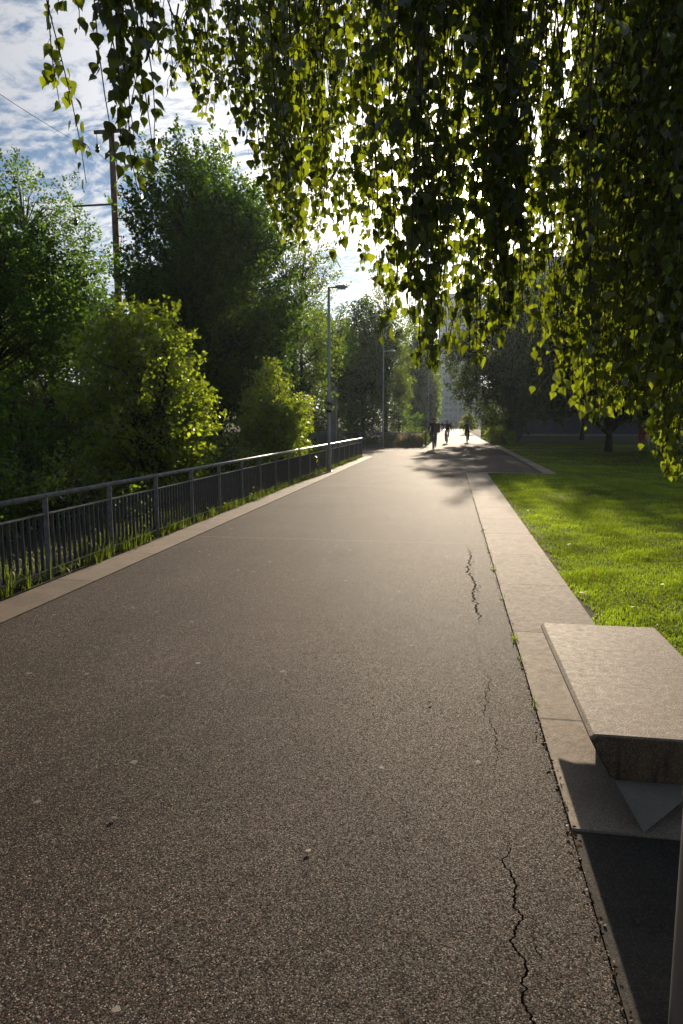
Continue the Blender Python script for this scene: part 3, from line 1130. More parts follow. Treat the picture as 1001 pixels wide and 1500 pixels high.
for i, (x, y, h_, lb) in enumerate(((-3.8, 46.6, .9, 'low green shrub left among the pale dry grasses'), (-2.75, 46.4, 1.0, 'low green shrub in the middle of the pale dry grasses'),
                                    (-2.0, 46.9, .8, 'low green shrub right of the pale dry grasses'))):
    make_tree('shrub', lb, 'shrub', (x, y), (x, y, h_ * .45), (.42, .6, h_ * .6), 40, 36, .09, M['leaf_mid'], .03, 140 + i, 'shrubs among the dry grasses', 3, up=.6, L=(.2, .5), spread=.14, tmpl=T_DIAMOND, low=-1)
for i, (x, y, h_, lb) in enumerate(((3.95, 51.5, 1.1, 'low dusty bush at the foot of the mesh fence corner'), (3.75, 55.5, 1.2, 'low bush growing along the mesh fence toward the cyclists'),
                                    (3.7, 60, 1.3, 'farthest low bush along the mesh fence beside the path'))):
    make_tree('shrub', lb, 'shrub', (x, y), (x, y, h_ * .45), (.62, 1.9, h_ * .6), 80, 36, .10, M['leaf_mid'], .03, 120 + i, 'bushes along the mesh fence', 3, up=.6, L=(.2, .5), spread=.18, tmpl=T_DIAMOND, low=-1)


# ------------------------------------------------------------------ weeping birch overhead
def birch():
    rng = np.random.default_rng(5)
    bx, by = 5.4, 6.2
    root = empty('birch_tree', (bx, by, 0), 0, 'weeping birch with long leafy twigs hanging over the path from the upper right', 'tree')
    o = Vector((bx, by, 0))
    tr = MB()
    tpts = [Vector((0, 0, -.1)), Vector((-.05, .05, 1.5)), Vector((-.02, -.1, 3.5)), Vector((-.15, -.15, 5.5)), Vector((-.1, .0, 8.0)), Vector((0, .1, 11))]
    tr.tube(tpts, [.24, .19, .16, .13, .09, .03], 14)
    limbs = []
    ends = [((-7.2, -3.4, 4.7), 3), ((-6.6, -2.2, 5.3), 3), ((-5.6, -1.8, 5.4), 3), ((-4.6, -.6, 5.9), 3), ((-3.9, .6, 6.2), 3), ((-3.4, -1.6, 5.0), 2), ((-2.6, .9, 5.2), 2),
            ((-2.2, -1.2, 4.3), 2), ((-3.0, 2.0, 6.4), 4), ((-1.8, 1.6, 4.6), 2), ((1.5, 2.5, 6), 3), ((2.2, -1.5, 5.4), 3), ((-.5, -3.0, 5.6), 3), ((.5, 3.4, 6), 3), ((-5.8, .4, 6.3), 4)]
    br = MB()
    for e, k in ends:
        a = tpts[k] * .7 + tpts[k - 1] * .3
        e = Vector(e)
        pts = []
        for i in range(11):
            q = i / 10
            p = a.lerp(e, q)
            p.z += 1.5 * math.sin(q * math.pi * .85) * min(1, (e - a).length / 4)
            p += Vector(rng.normal(size=3) * .04)
            pts.append(p)
        br.tube(pts, [.06 * (1 - q / 10.5) + .008 for q in range(11)], 7, cap=False)
        limbs.append(pts)
    tr.build('trunk', M['birch_bark'], root)
    # ---- hanging twigs
    sil_x = [60, 80, 98, 120, 140, 160, 178, 200, 222, 245, 268, 300, 325, 350, 380, 420, 450, 480, 510, 545, 575, 605, 640, 680, 720, 750, 790, 830, 870, 905, 940, 975, 1010, 1080, 1200]
    sil_y = [-60, 60, 262, 40, 30, 215, 285, 300, 60, 130, 150, 180, 190, 170, 280, 350, 380, 320, 365, 410, 400, 455, 525, 500, 540, 480, 530, 585, 640, 600, 610, 690, 715, 735, 760]
    fr = []   # (px, y_end, Y)
    def add(px, ye, Y, dx=0):
        fr.append((px, ye, Y, dx))
    # single strands at the left
    for px, ye, Y in ((101, 262, 2.75), (94, 150, 2.8), (176, 255, 2.45), (190, 195, 2.55), (208, 285, 2.7), (203, 170, 2.6), (168, 120, 2.6), (183, 90, 2.5), (214, 70, 2.7), (128, 20, 2.7), (146, -10, 2.6),
                      (232, 60, 2.9), (246, 95, 3.4), (258, 148, 3.6), (268, 120, 3.6), (100, 40, 2.8), (84, 15, 2.7), (172, 150, 2.5), (212, 250, 2.75), (160, 30, 2.6)):
        add(px, ye, Y)
    for px, ye, Y in ((186, 225, 2.6), (195, 160, 2.75), (180, 205, 2.65), (174, 60, 2.7), (199, 110, 2.6), (220, 40, 2.6), (206, 60, 2.5), (190, 40, 2.6), (164, 60, 2.55), (170, 215, 2.6), (205, 225, 2.7), (180, 130, 2.8), (193, 275, 2.8), (240, 20, 2.8), (225, 25, 3.0)):
        add(px, ye, Y)
    dens = [(255, 375, 44, 3.4, 5.5), (375, 450, 34, 2.8, 5.5), (450, 600, 52, 3.0, 6.5), (600, 780, 36, 2.7, 6.5), (780, 900, 78, 2.9, 6.8), (900, 1040, 130, 2.6, 6.0), (1040, 1300, 60, 3.0, 6.0)]
    for x0, x1, n, d0, d1 in dens:
        cen = rng.uniform(x0, x1, max(3, n // 7))
        for _ in range(n):
            px = rng.choice(cen) + rng.normal() * 9 if rng.uniform() < .72 else rng.uniform(x0, x1)
            y = np.interp(px, sil_x, sil_y)
            u = rng.uniform()
            ye = y - (rng.exponential(45) if u < .62 else rng.uniform(60, 420))
            Y = rng.uniform(d0, d1)
            if 560 < px < 650 and u < .3:
                Y = rng.uniform(2.6, 3.3)
            add(px, ye, Y, 0 if px < 760 else rng.uniform(.0, .35) * (px - 700) / 300)
    for _ in range(40):
        add(rng.uniform(780, 1010), rng.uniform(190, 350), rng.uniform(6.0, 9.5))
    for c_, y_, n_ in ((612, 470, 5), (632, 535, 7), (650, 520, 6), (703, 535, 6), (722, 500, 6), (560, 425, 4), (748, 470, 6), (425, 345, 4)):
        for _ in range(n_):
            add(c_ + rng.normal() * 7, y_ - rng.exponential(28), rng.uniform(2.6, 3.25))
    pos, tip, nrm, siz, tin = [], [], [], [], []
    tw = MB()
    for (px, ye, Y, dxs) in fr:
        e = P(px, ye, Y)
        topz = max(e.z + .4, rng.uniform(3.9, 5.2) if px > 300 else rng.uniform(3.6, 4.2))
        ln = topz - e.z
        ph = rng.uniform(0, 6.28)
        am = rng.uniform(.015, .085)
        drift = Vector((dxs * .8 + rng.normal() * (.03 if px < 300 else .07), rng.normal() * .10, 0))
        npt = max(5, int(ln / .14))
        pts = []
        for i in range(npt + 1):
            q = i / npt
            p = Vector((e.x, e.y, e.z + ln * (1 - q))) - o
            p += drift * ln * (1 - q)
            p += Vector((math.sin(q * 4 + ph), math.cos(q * 3.3 + ph), 0)) * am * (1 - q * .3)
            pts.append(p)
        near = px < 300
        tw.tube(pts, [.0042 * (1 - .75 * i / npt) + .0006 for i in range(npt + 1)], 4, cap=False)
        # a few short side twigs
        chains = [(pts, 0.0 if not near else .0)]
        if not near or rng.uniform() < .4:
            for _ in range(int(ln * (2.0 if px < 450 else 1.3 if (540 < px < 830 and Y > 3.3) else 3.4)) + (0 if near else 1)):
                q = rng.uniform(0, .92)
                a = pts[int(q * npt)]
                L_ = rng.uniform(.12, .34) * (1.0 if not near else .6)
                ang = rng.uniform(0, 6.28)
                h = Vector((math.cos(ang), math.sin(ang), 0))
                sp = [a + h * L_ * .65 * math.sin(t_ * 1.5) + Vector((0, 0, .12 * L_ * t_ - L_ * .95 * t_ * t_)) for t_ in np.linspace(0, 1, 6)]
                tw.tube(sp, [.0022, .002, .0017, .0014, .001, .0006], 3, cap=False)
                chains.append((sp, 0))
        for pp, _ in chains:
            seg = [(pp[i + 1] - pp[i]).length for i in range(len(pp) - 1)]
            tot = sum(seg)
            step = .036 if near else (.054 if (540 < px < 830 and Y > 3.3) else .029)
            nl = max(2, int(tot / step))
            cum = np.concatenate([[0], np.cumsum(seg)])
            s = np.sort(rng.uniform(.02, 1, nl)) * tot
            if near:
                s = s[rng.uniform(size=nl) < np.where(rng.uniform(size=nl) < .5, .95, .8)]
            arr = np.array(pp)
            q = np.stack([np.interp(s, cum, arr[:, k]) for k in range(3)], 1)
            k = len(q)
            az = rng.uniform(0, 6.28, k)
            hv = np.stack([np.cos(az), np.sin(az), np.zeros(k)], 1)
            pet = rng.uniform(.010, .024, (k, 1))
            q2 = q + hv * pet + np.array([0, 0, -1]) * pet * .5
            tp = hv * rng.uniform(.05, .75, (k, 1)) + np.array([0, 0, -1.0]) + rng.normal(size=(k, 3)) * .22
            nn = np.stack([-np.sin(az), np.cos(az), np.zeros(k)], 1) * rng.normal(0, .8, (k, 1)) + hv * rng.uniform(.2, 1, (k, 1)) + rng.normal(size=(k, 3)) * .25
            pos.append(q2)
            tip.append(tp)
            nrm.append(nn)
            siz.append(rng.triangular(.02, .046, .062, k) * (1.0 if not near else 1.08))
            tin.append(np.clip(rng.normal(.45, .24, k), 0, 1))
    tw.build('hanging_twig', M['twig'], root, normals=False)
    # ---- upper crown: leafy sprays along the limbs, above the picture and behind
    for pts in limbs:
        arr = np.array(pts)
        k = 700
        s = rng.uniform(2.5, 9.99, k)
        i0 = s.astype(int)
        q = arr[i0] + (arr[np.minimum(i0 + 1, 10)] - arr[i0]) * (s - i0)[:, None]
        q = q + rng.normal(size=(k, 3)) * np.array([.32, .32, .18]) + np.array([0, 0, -.15])
        pos.append(q)
        tip.append(rng.normal(size=(k, 3)) * .5 + np.array([0, 0, -1]))
        nrm.append(rng.normal(size=(k, 3)))
        siz.append(rng.uniform(.035, .06, k))
        tin.append(rng.uniform(0, 1, k))
    br.build('branch', M['bark'], root, normals=False)
    pos, tip, nrm = (np.concatenate(a) for a in (pos, tip, nrm))
    siz, tin = np.concatenate(siz), np.concatenate(tin)
    print('birch leaves', len(pos))
    leaf_mesh('crown', pos, tip, nrm, siz, T_BIRCH, M['birch_leaf'], root, tin, rng)


birch()


# ------------------------------------------------------------------ grass, weeds, litter
def blades(name, xy, z, h, w, mat, label=None, lean=.45, seed=0, tintf=None, kind='stuff'):
    rng = np.random.default_rng(seed)
    n = len(xy)
    az = rng.uniform(0, 6.28, n)
    dirv = np.stack([np.cos(az), np.sin(az)], 1)
    sd = np.stack([-np.sin(az), np.cos(az)], 1)
    hh = h * rng.uniform(.5, 1.3, n)
    ww = w * rng.uniform(.7, 1.3, n)
    le = np.abs(rng.normal(0, lean, n)) * hh
    V = np.zeros((n, 5, 3))
    z = np.broadcast_to(z, (n,))
    V[:, 0, :2] = xy - sd * ww[:, None] * .5
    V[:, 1, :2] = xy + sd * ww[:, None] * .5
    V[:, 2, :2] = xy + sd * ww[:, None] * .4 + dirv * (le * .4)[:, None]
    V[:, 3, :2] = xy - sd * ww[:, None] * .4 + dirv * (le * .4)[:, None]
    V[:, 4, :2] = xy + dirv * le[:, None]
    V[:, :2, 2] = z[:, None]
    V[:, 2:4, 2] = (z + hh * .6)[:, None]
    V[:, 4, 2] = z + hh
    base = np.arange(n)[:, None] * 5
    tri = np.concatenate([base + np.array([[0, 1, 2]]), base + np.array([[0, 2, 3]]), base + np.array([[3, 2, 4]])], 0)
    tint = rng.uniform(0, .9, n) if tintf is None else np.clip(tintf + rng.normal(0, .15, n), 0, 1)
    o = np_mesh(name, V.reshape(-1, 3), tri, mat, attr=np.repeat(tint, 5))
    if kind:
        tag(o, label, None, None, kind)
    return o


def pnoise(x, y, scale, seed):
    r = np.random.default_rng(seed)
    o = 0
    for _ in range(10):
        a = r.uniform(0, 6.28)
        k = scale * r.uniform(.5, 1.6)
        o = o + np.sin(k * (x * math.cos(a) + y * math.sin(a)) + r.uniform(0, 6.28))
    return o / 3.2


def lawn_points(n, y0, y1, rng, xmax=26):
    y = rng.uniform(y0, y1, n)
    x0 = np.where(y < Y_END - .26, XS, XW + .03)
    xm = np.minimum(.36 * y + 1.6, xmax)
    x = rng.uniform(0, 1, n) * (xm - XS) + XS
    ragged = .05 * np.sin(y * 2.3) + .04 * np.sin(y * 5.1 + 1) + .03 * np.sin(y * 11.7) - .02
    ok = (x > x0 + ragged * (y < Y_END - .3))
    ok &= ~((x < BX1 + .02) & (y < BY1 + .02))
    ok &= ~((y > 41.15) & (y < 42.65))
    # worn, thin patches
    den = np.clip(.55 + .55 * pnoise(x, y, 2.6, 71), 0, 1) * np.clip(1.0 + .6 * pnoise(x, y, 9, 72), 0, 1)
    edge = np.clip((x - XS) / .25, 0, 1)
    ok &= rng.uniform(size=n) < (.5 + .5 * den) * (.30 + .70 * edge)
    return np.stack([x[ok], y[ok]], 1)


def lawn():
    rng = np.random.default_rng(3)
    a = lawn_points(170000, 3.4, 9, rng)
    b = lawn_points(150000, 8.5, 17, rng)
    c = lawn_points(120000, 16.5, 27, rng)
    d = lawn_points(70000, 26.5, 52, rng)
    xy = np.concatenate([a, b, c, d])
    h = np.concatenate([np.full(len(a), .042), np.full(len(b), .05), np.full(len(c), .06), np.full(len(d), .07)])
    w = np.concatenate([np.full(len(a), .0045), np.full(len(b), .007), np.full(len(c), .012), np.full(len(d), .022)])
    x, y = xy[:, 0], xy[:, 1]
    patch = .45 + .22 * pnoise(x, y, 1.6, 73) + .16 * pnoise(x, y, 7, 74)
    patch = patch - .28 * np.clip((8 - y) / 3, 0, 1)
    tuft = .5 + .95 * np.clip(.25 + .6 * pnoise(x, y, 5.5, 75) + .35 * pnoise(x, y, 14, 76), 0, 1.3)
    print('blades', len(xy))
    blades('grass', xy, -.006, h * .85 * (.3 + .7 * tuft), w, M['grass'], 'short sunlit lawn grass beside the paving strip', .5, 3, patch)
    # clover and plantain leaves lying low
    q = lawn_points(14000, 3.5, 14, rng)
    n = len(q)
    pos = np.concatenate([q, rng.uniform(.008, .03, (n, 1))], 1)
    tp = rng.normal(size=(n, 3)) * np.array([1, 1, .25])
    nm = rng.normal(size=(n, 3)) * .35 + np.array([0, 0, 1])
    o = leaf_mesh('clover', pos, tp, nm, rng.uniform(.012, .032, n), T_LEAF6, M['clover'], None, rng.uniform(0, 1, n), rng)
    tag(o, 'low clover leaves in the lawn', kind='stuff')
    # fallen leaves on the lawn
    q = lawn_points(800, 3.6, 14, rng)
    q = q[(rng.uniform(size=len(q)) < np.where(q[:, 1] < 7.5, .5, .06))]
    n = len(q)
    pos = np.concatenate([q, rng.uniform(.02, .05, (n, 1))], 1)
    o = leaf_mesh('fallen_leaves', pos, rng.normal(size=(n, 3)) * np.array([1, 1, .3]), rng.normal(size=(n, 3)) * .4 + np.array([0, 0, 1]),
                  rng.uniform(.03, .065, n), T_LEAF6, M['fallen'], None, None, rng)
    tag(o, 'scattered orange fallen leaves on the lawn', kind='stuff')


lawn()


def weeds():
    rng = np.random.default_rng(9)
    pts = []
    hs = []
    for _ in range(420):
        y = rng.uniform(3.5, 32)
        x = XF + rng.normal(-.02, .06)
        n = rng.integers(6, 26)
        pts.append(np.stack([x + rng.normal(0, .05, n), y + rng.normal(0, .09, n)], 1))
        hs.append(np.full(n, rng.uniform(.06, .2) * (1.35 if y < 9 else 1)))
    for _ in range(900):
        y = rng.uniform(3.0, 30)
        x = rng.uniform(-6.2, XF - .1)
        n = rng.integers(5, 20)
        pts.append(np.stack([x + rng.normal(0, .09, n), y + rng.normal(0, .09, n)], 1))
        hs.append(np.full(n, rng.uniform(.1, .32)))
    xy = np.concatenate(pts)
    z = np.array([bank_z(min(a, -4.07), b) for a, b in xy]) - .01
    blades('weeds', xy, z, np.concatenate(hs), .009, M['weed'], 'long grass and weeds growing under the railing', .5, 4)
    # broad weed leaves under the railing
    n = 5200
    y = rng.uniform(3.5, 32, n)
    x = XF + .03 - np.abs(rng.normal(0, .28, n))
    keep = np.sin(y * 1.9) + np.sin(y * 4.3 + 1) > -.35
    x, y = x[keep], y[keep]
    n = len(x)
    z = np.array([bank_z(min(a, -4.07), b) for a, b in zip(x, y)]) + rng.uniform(.01, .24, n)
    o = leaf_mesh('weed_leaves', np.stack([x, y, z], 1), rng.normal(size=(n, 3)) + np.array([0, 0, .3]), rng.normal(size=(n, 3)) * .6 + np.array([0, 0, 1]),
                  rng.uniform(.025, .06, n), T_LEAF6, M['weed'], None, None, rng)
    tag(o, 'leafy weeds creeping along the foot of the railing', kind='stuff')
    # moss and litter in the joint between asphalt and strip
    n = 900
    y = rng.uniform(1.2, 15, n) ** 1.0
    x = XR + rng.normal(0, .012, n)
    o = leaf_mesh('joint_litter', np.stack([x, y, rng.uniform(.006, .018, n)], 1), rng.normal(size=(n, 3)) * np.array([1, 1, .2]), rng.normal(size=(n, 3)) * .5 + np.array([0, 0, 1]),
                  rng.uniform(.005, .02, n), T_LEAF6, M['fallen_brown'], None, rng.uniform(0, .8, n), rng)
    tag(o, 'small brown plant bits in the joint beside the paving strip', kind='stuff')
    q = []
    for yc in (5.15, 5.22, 4.75, 6.4, 7.7, 8.8, 3.95, 10.5):
        k = rng.integers(8, 22)
        q.append(np.stack([XR + rng.normal(0, .014, k), yc + rng.normal(0, .05, k)], 1))
    q = np.concatenate(q)
    blades('joint_moss', q, .0, .035, .006, M['grass'], 'small green tufts in the joint beside the paving strip', .8, 6)
    # dry ornamental grasses at the far railing
    q = []
    for xc in (-4.2, -3.3, -3.0, -2.5, -2.1):
        k = 130
        q.append(np.stack([xc + rng.normal(0, .16, k), 46.2 + rng.normal(0, .3, k)], 1))
    q = np.concatenate(q)
    blades('dry_grass', q, -.03, .85, .022, M['dry_grass'], 'pale dry grasses behind the low railing at the side path', .35, 7)


weeds()

# single leaves lying on the asphalt
for k, (px, py, s, tn, lb) in enumerate(((456, 1247, .030, .35, 'small reddish fallen leaf alone in the middle of the near asphalt'),
                                         (172, 1201, .028, .02, 'small dark fallen leaf on the asphalt at the left'),
                                         (935, 1358, .030, .30, 'reddish fallen leaf on the dark shaded asphalt before the bench'),
                                         (627, 1032, .030, .0, 'tiny dark leaf on the asphalt left of the paving strip'))):
    g = G(px, py)
    rng = np.random.default_rng(k)
    V, Fc = T_LEAF6
    a = rng.uniform(0, 6.28)
    o = leaf_mesh('fallen_leaf', np.array([[0, 0, .006]]), np.array([[math.cos(a), math.sin(a), .12]]), np.array([[.2, .3, 1.]]), np.array([s]), T_LEAF6, M['fallen_brown'], None, np.array([tn]), rng)
    o.location = (g.x, g.y, .004)
    tag(o, lb, 'leaf', 'fallen leaves on the asphalt')


# ------------------------------------------------------------------ people
def skin_body(joints, edges, rads, mats, paint, parent, name='body'):
    me = bpy.data.meshes.new(name)
    me.from_pydata([tuple(j) for j in joints], edges, [])
    o = bpy.data.objects.new(name, me)
    COL.objects.link(o)
    sk = o.modifiers.new('skin', 'SKIN')
    lay = me.skin_vertices[0].data
    for i, r_ in enumerate(rads):
        lay[i].radius = r_ if hasattr(r_, '__len__') else (r_, r_)
        lay[i].use_root = (i == 0)
    sb = o.modifiers.new('sub', 'SUBSURF')
    sb.levels = sb.render_levels = 2
    dg = bpy.context.evaluated_depsgraph_get()
    ev = o.evaluated_get(dg)
    m2 = bpy.data.meshes.new_from_object(ev)
    bpy.data.objects.remove(o)
    m2.name = name
    o = bpy.data.objects.new(name, m2)
    COL.objects.link(o)
    m2.materials.clear()
    for m_ in mats:
        m2.materials.append(m_)
    for p in m2.polygons:
        p.material_index = paint(p.center)
        p.use_smooth = True
    o.parent = parent
    return o


def add_hair(parent, c, r, mat, name='hair', tilt=0):
    m = MB()
    vs, fs = [], []
    n, k = 14, 7
    for i in range(k):
        ph = (i / (k - 1)) * 1.75
        for j in range(n):
            t = 2 * math.pi * j / n
            drop = 1.0 if math.sin(t) < .2 else .62     # hair is shorter over the face (+y)
            a = ph * drop
            vs.append((c[0] + r[0] * math.sin(a) * math.cos(t), c[1] + r[1] * math.sin(a) * math.sin(t), c[2] + r[2] * math.cos(a)))
    for i in range(k - 1):
        for j in range(n):
            fs.append((i * n + j, i * n + (j + 1) % n, (i + 1) * n + (j + 1) % n, (i + 1) * n + j))
    m.add(vs, fs, True)
    return m.build(name, mat, parent)


def torus(m, c, R_, r_, axis='x', n=32, k=6):
    pts = []
    for i in range(n + 1):
        t = 2 * math.pi * i / n
        pts.append((c[0], c[1] + R_ * math.cos(t), c[2] + R_ * math.sin(t)))
    m.tube(pts, r_, k, cap=False)


def bicycle(loc, rz, label, paint, basket=False):
    """rides toward local +y; wheels at y -0.52 and +0.52"""
    b = empty('bicycle', loc, rz, label, 'bicycle', 'bicycles on the path')
    for yc in (-.52, .54):
        m = MB()
        torus(m, (0, yc, .345), .325, .020)
        w = m.build('wheel', M['rubber'], b)
        m = MB()
        torus(m, (0, yc, .345), .298, .010)
        for s in range(12):
            a = 2 * math.pi * s / 12
            m.tube([(.02 * (-1) ** s, yc, .345), (0, yc + .295 * math.cos(a), .345 + .295 * math.sin(a))], .0022, 3, cap=False)
        m.tube([(-.05, yc, .345), (.05, yc, .345)], .018, 6)
        m.build('rim', M['chrome'], w)
    bb, st, hd, hd2 = (0, -.07, .29), (0, -.24, .86), (0, .36, .88), (0, .40, .72)
    m = MB()
    m.tube([bb, st], .016, 8)
    m.tube([bb, hd2], .018, 8)
    m.tube([(0, -.20, .74), hd], .016, 8)
    m.tube([hd, hd2], .02, 8)
    for s in (-1, 1):
        m.tube([bb, (s * .05, -.52, .345)], .009, 6)
        m.tube([(0, -.2, .76), (s * .05, -.52, .345)], .008, 6)
    m.build('frame', paint, b)
    m = MB()
    for s in (-1, 1):
        m.tube([(0, .40, .72), (s * .05, .42, .66), (s * .05, .54, .345)], .011, 6)
    m.build('fork', paint, b)
    m = MB()
    m.tube([(0, .36, .88), (0, .33, 1.02)], .013, 6)
    m.tube([(-.30, .20, 1.06), (-.22, .30, 1.04), (0, .35, 1.02), (.22, .30, 1.04), (.30, .20, 1.06)], .012, 6)
    m.build('handlebar', M['chrome'], b)
    m = MB()
    m.add([(-.08, -.36, .90), (.08, -.36, .90), (.02, -.10, .90), (-.02, -.10, .90), (-.085, -.37, .94), (.085, -.37, .94), (.02, -.09, .93), (-.02, -.09, .93)],
          [(3, 2, 1, 0), (4, 5, 6, 7), (0, 1, 5, 4), (1, 2, 6, 5), (2, 3, 7, 6), (3, 0, 4, 7)])
    m.tube([st, (0, -.25, .905)], .012, 6)
    m.build('saddle', M['rubber'], b)
    m = MB()
    m.tube([(-.06, -.07, .29), (.06, -.07, .29)], .02, 8)
    m.tube([(.06, -.07, .29), (.07, -.02, .13)], .01, 6)
    m.tube([(-.06, -.07, .29), (-.07, -.12, .45)], .01, 6)
    m.box((.12, -.02, .125), (.10, .08, .02))
    m.box((-.12, -.12, .455), (.10, .08, .02))
    m.build('crank', M['chrome'], b)
    return b


def cyclist(loc, rz, label, jacket, trousers, sc=1.0, helmet=None):
    root = empty('person', loc, rz, label, 'person', 'cyclists on the path')
    root.scale = (sc, sc, sc)
    J = [(0, -.23, 1.00), (0, -.19, 1.14), (0, -.12, 1.33), (0, -.06, 1.47), (0, -.03, 1.55), (0, .0, 1.64), (0, .01, 1.73),   # 0-6 spine, neck, head
         (.20, -.08, 1.43), (.30, .06, 1.20), (.285, .20, 1.09), (.27, .27, 1.075),                                             # 7-10 right arm
         (-.20, -.08, 1.43), (-.30, .06, 1.20), (-.285, .20, 1.09), (-.27, .27, 1.075),                                          # 11-14 left arm
         (.10, -.20, .96), (.125, .13, .62), (.12, -.05, .22), (.12, .08, .155),                                                # 15-18 right leg (down)
         (-.10, -.20, .96), (-.135, .19, .86), (-.12, -.10, .54), (-.12, .02, .485)]                                            # 19-22 left leg (up)
    E_ = [(0, 1), (1, 2), (2, 3), (3, 4), (4, 5), (5, 6), (3, 7), (7, 8), (8, 9), (9, 10), (3, 11), (11, 12), (12, 13), (13, 14),
          (0, 15), (15, 16), (16, 17), (17, 18), (0, 19), (19, 20), (20, 21), (21, 22)]
    Rr = [(.16, .12), (.155, .11), (.185, .12), (.12, .09), (.058, .058), (.088, .098), (.075, .085), .068, .048, .036, .03, .068, .048, .036, .03,
          .098, .066, .045, .036, .098, .066, .045, .036]

    def paint(c):
        if c.z > 1.53:
            return 2
        if c.y > .21 and 1.0 < c.z < 1.15:
            return 2
        if c.z < .24 or (c.x < -.07 and c.z < .53):
            return 3
        if c.z < .99 or (c.y > -.08 and c.z < 1.0):
            return 1
        return 0
    skin_body(J, E_, Rr, [jacket, trousers, M['skin'], M['rubber']], paint, root)
    m = MB()
    for s in (-1, 1):
        for f in range(5):
            z = 1.085 + .012 * (f == 0)
            yy = .30 + .0 * f
            xx = s * (.235 + .02 * f)
            m.tube([(xx, .25, 1.10), (xx, yy, 1.085), (xx, yy + .01, 1.055), (xx, yy - .02, 1.045)], [.010, .010, .009, .007], 5)
    m.build('fingers', M['skin'], root)
    m = MB()
    m.tube([(0, .08, 1.67), (0, .115, 1.645), (0, .09, 1.635)], [.010, .016, .01], 6)
    for s in (-1, 1):
        m.tube([(s * .085, 0, 1.64), (s * .10, -.005, 1.66), (s * .088, -.005, 1.69)], [.012, .018, .012], 6)
    m.build('face_features', M['skin'], root)
    add_hair(root, (0, -.004, 1.68), (.100, .112, .125), M['hair'])
    if helmet:
        h = MB()
        h.lathe([(.128, .0), (.125, .05), (.10, .095), (.05, .125), (.01, .13)], (0, -.005, 1.72), 16)
        h.build('helmet', helmet, root)
    return root


def pedestrian(loc, rz, label, jacket, trousers, sc=1.0):
    root = empty('person', loc, rz, label, 'person', 'people far down the path')
    root.scale = (sc, sc, sc)
    J = [(0, 0, .96), (0, 0, 1.12), (0, .01, 1.30), (0, 0, 1.44), (0, .01, 1.52), (0, .03, 1.61), (0, .035, 1.70),
         (.19, 0, 1.41), (.24, -.05, 1.14), (.24, .06, .90), (.24, .09, .80), (-.19, 0, 1.41), (-.24, .02, 1.14), (-.24, .14, .93), (-.24, .19, .84),
         (.10, 0, .90), (.11, .14, .50), (.10, .10, .07), (.10, .24, .05), (-.10, 0, .90), (-.11, -.06, .48), (-.10, -.34, .13), (-.10, -.24, .05)]
    E_ = [(0, 1), (1, 2), (2, 3), (3, 4), (4, 5), (5, 6), (3, 7), (7, 8), (8, 9), (9, 10), (3, 11), (11, 12), (12, 13), (13, 14),
          (0, 15), (15, 16), (16, 17), (17, 18), (0, 19), (19, 20), (20, 21), (21, 22)]
    Rr = [(.16, .12), (.15, .11), (.18, .12), (.12, .09), (.056, .056), (.085, .095), (.072, .082), .066, .046, .036, .032, .066, .046, .036, .032,
          .095, .064, .046, .036, .095, .064, .046, .036]

    def paint(c):
        if c.z > 1.50 or (abs(c.x) > .2 and c.z < .88):
            return 2
        if c.z < .09:
            return 3
        return 1 if c.z < .95 else 0
    skin_body(J, E_, Rr, [jacket, trousers, M['skin'], M['rubber']], paint, root)
    add_hair(root, (0, .03, 1.65), (.098, .108, .12), M['hair'])
    return root


def on_path(px, Y):
    p = P(px, 640, Y)
    return (p.x, Y, .0)


c1 = on_path(635.5, 41.8)
bicycle(c1, R(-2), 'black bicycle ridden by the nearest cyclist', M['bike_paint'])
cyclist(c1, R(-2), 'nearest cyclist in black riding away with a brown box on the back', M['black_cloth'], M['denim'], 1.06)
bx = empty('courier_box', (c1[0] + .20, c1[1] - .36, 1.27), R(-2), 'brown courier box worn on the back of the nearest cyclist', 'box')
m = MB()
m.box((0, -.14, .0), (.36, .30, .50))
m.build('box_body', M['box_brown'], bx, bevel=.03)
m = MB()
m.box((0, -.14, .262), (.37, .31, .022))
m.build('lid', M['black_cloth'], bx)
m = MB()
for s in (-.13, .13):
    m.tube([(s - .1, .02, .22), (s - .1, .18, .20), (s - .1, .30, .05), (s - .1, .06, -.2)], .018, 6)
m.build('strap', M['black_cloth'], bx)
c2 = on_path(655, 54)
bicycle(c2, R(176), 'bicycle ridden by the middle cyclist', M['chrome'])
cyclist(c2, R(176), 'person with pale trousers cycling toward the viewer in the middle of the path', M['black_cloth'], M['white_cloth'], 1.0)
c3 = on_path(684.5, 57)
bicycle(c3, R(-4), 'bicycle ridden by the right cyclist', M['bike_paint'])
cyclist(c3, R(-4), 'cyclist in dark clothes at the right path edge near the yellow green bush', M['blue_cloth'], M['black_cloth'], .97)
for i, (px, Y, j, t_, lb) in enumerate(((648, 118, 'blue_cloth', 'denim', 'distant walker in a navy top just right of the nearest cyclist'),
                                        (660.5, 125, 'black_cloth', 'black_cloth', 'distant walker all in black right of the middle cyclist'),
                                        (663.5, 127, 'white_cloth', 'blue_cloth', 'distant walker in a pale top beside the one all in black'),
                                        (668, 150, 'denim', 'black_cloth', 'farthest walker in a grey top down the path'))):
    pedestrian(on_path(px, Y), R(i * 170), lb, M[j], M[t_], 1.0)
for i, (px, Y) in enumerate(((626, 60), (630, 69))):
    p = on_path(px, Y)
    r = empty('wooden_post', (p[0], p[1], 0), 0, ('ochre wooden post beside the dark short railing' if i == 0 else 'second ochre wooden post farther along the path edge'), 'post')
    m = MB()
    m.lathe([(.09, 0), (.09, .95), (.07, 1.0), (0.01, 1.02)], n=12)
    m.build('post_shaft', M['ochre_post'], r)


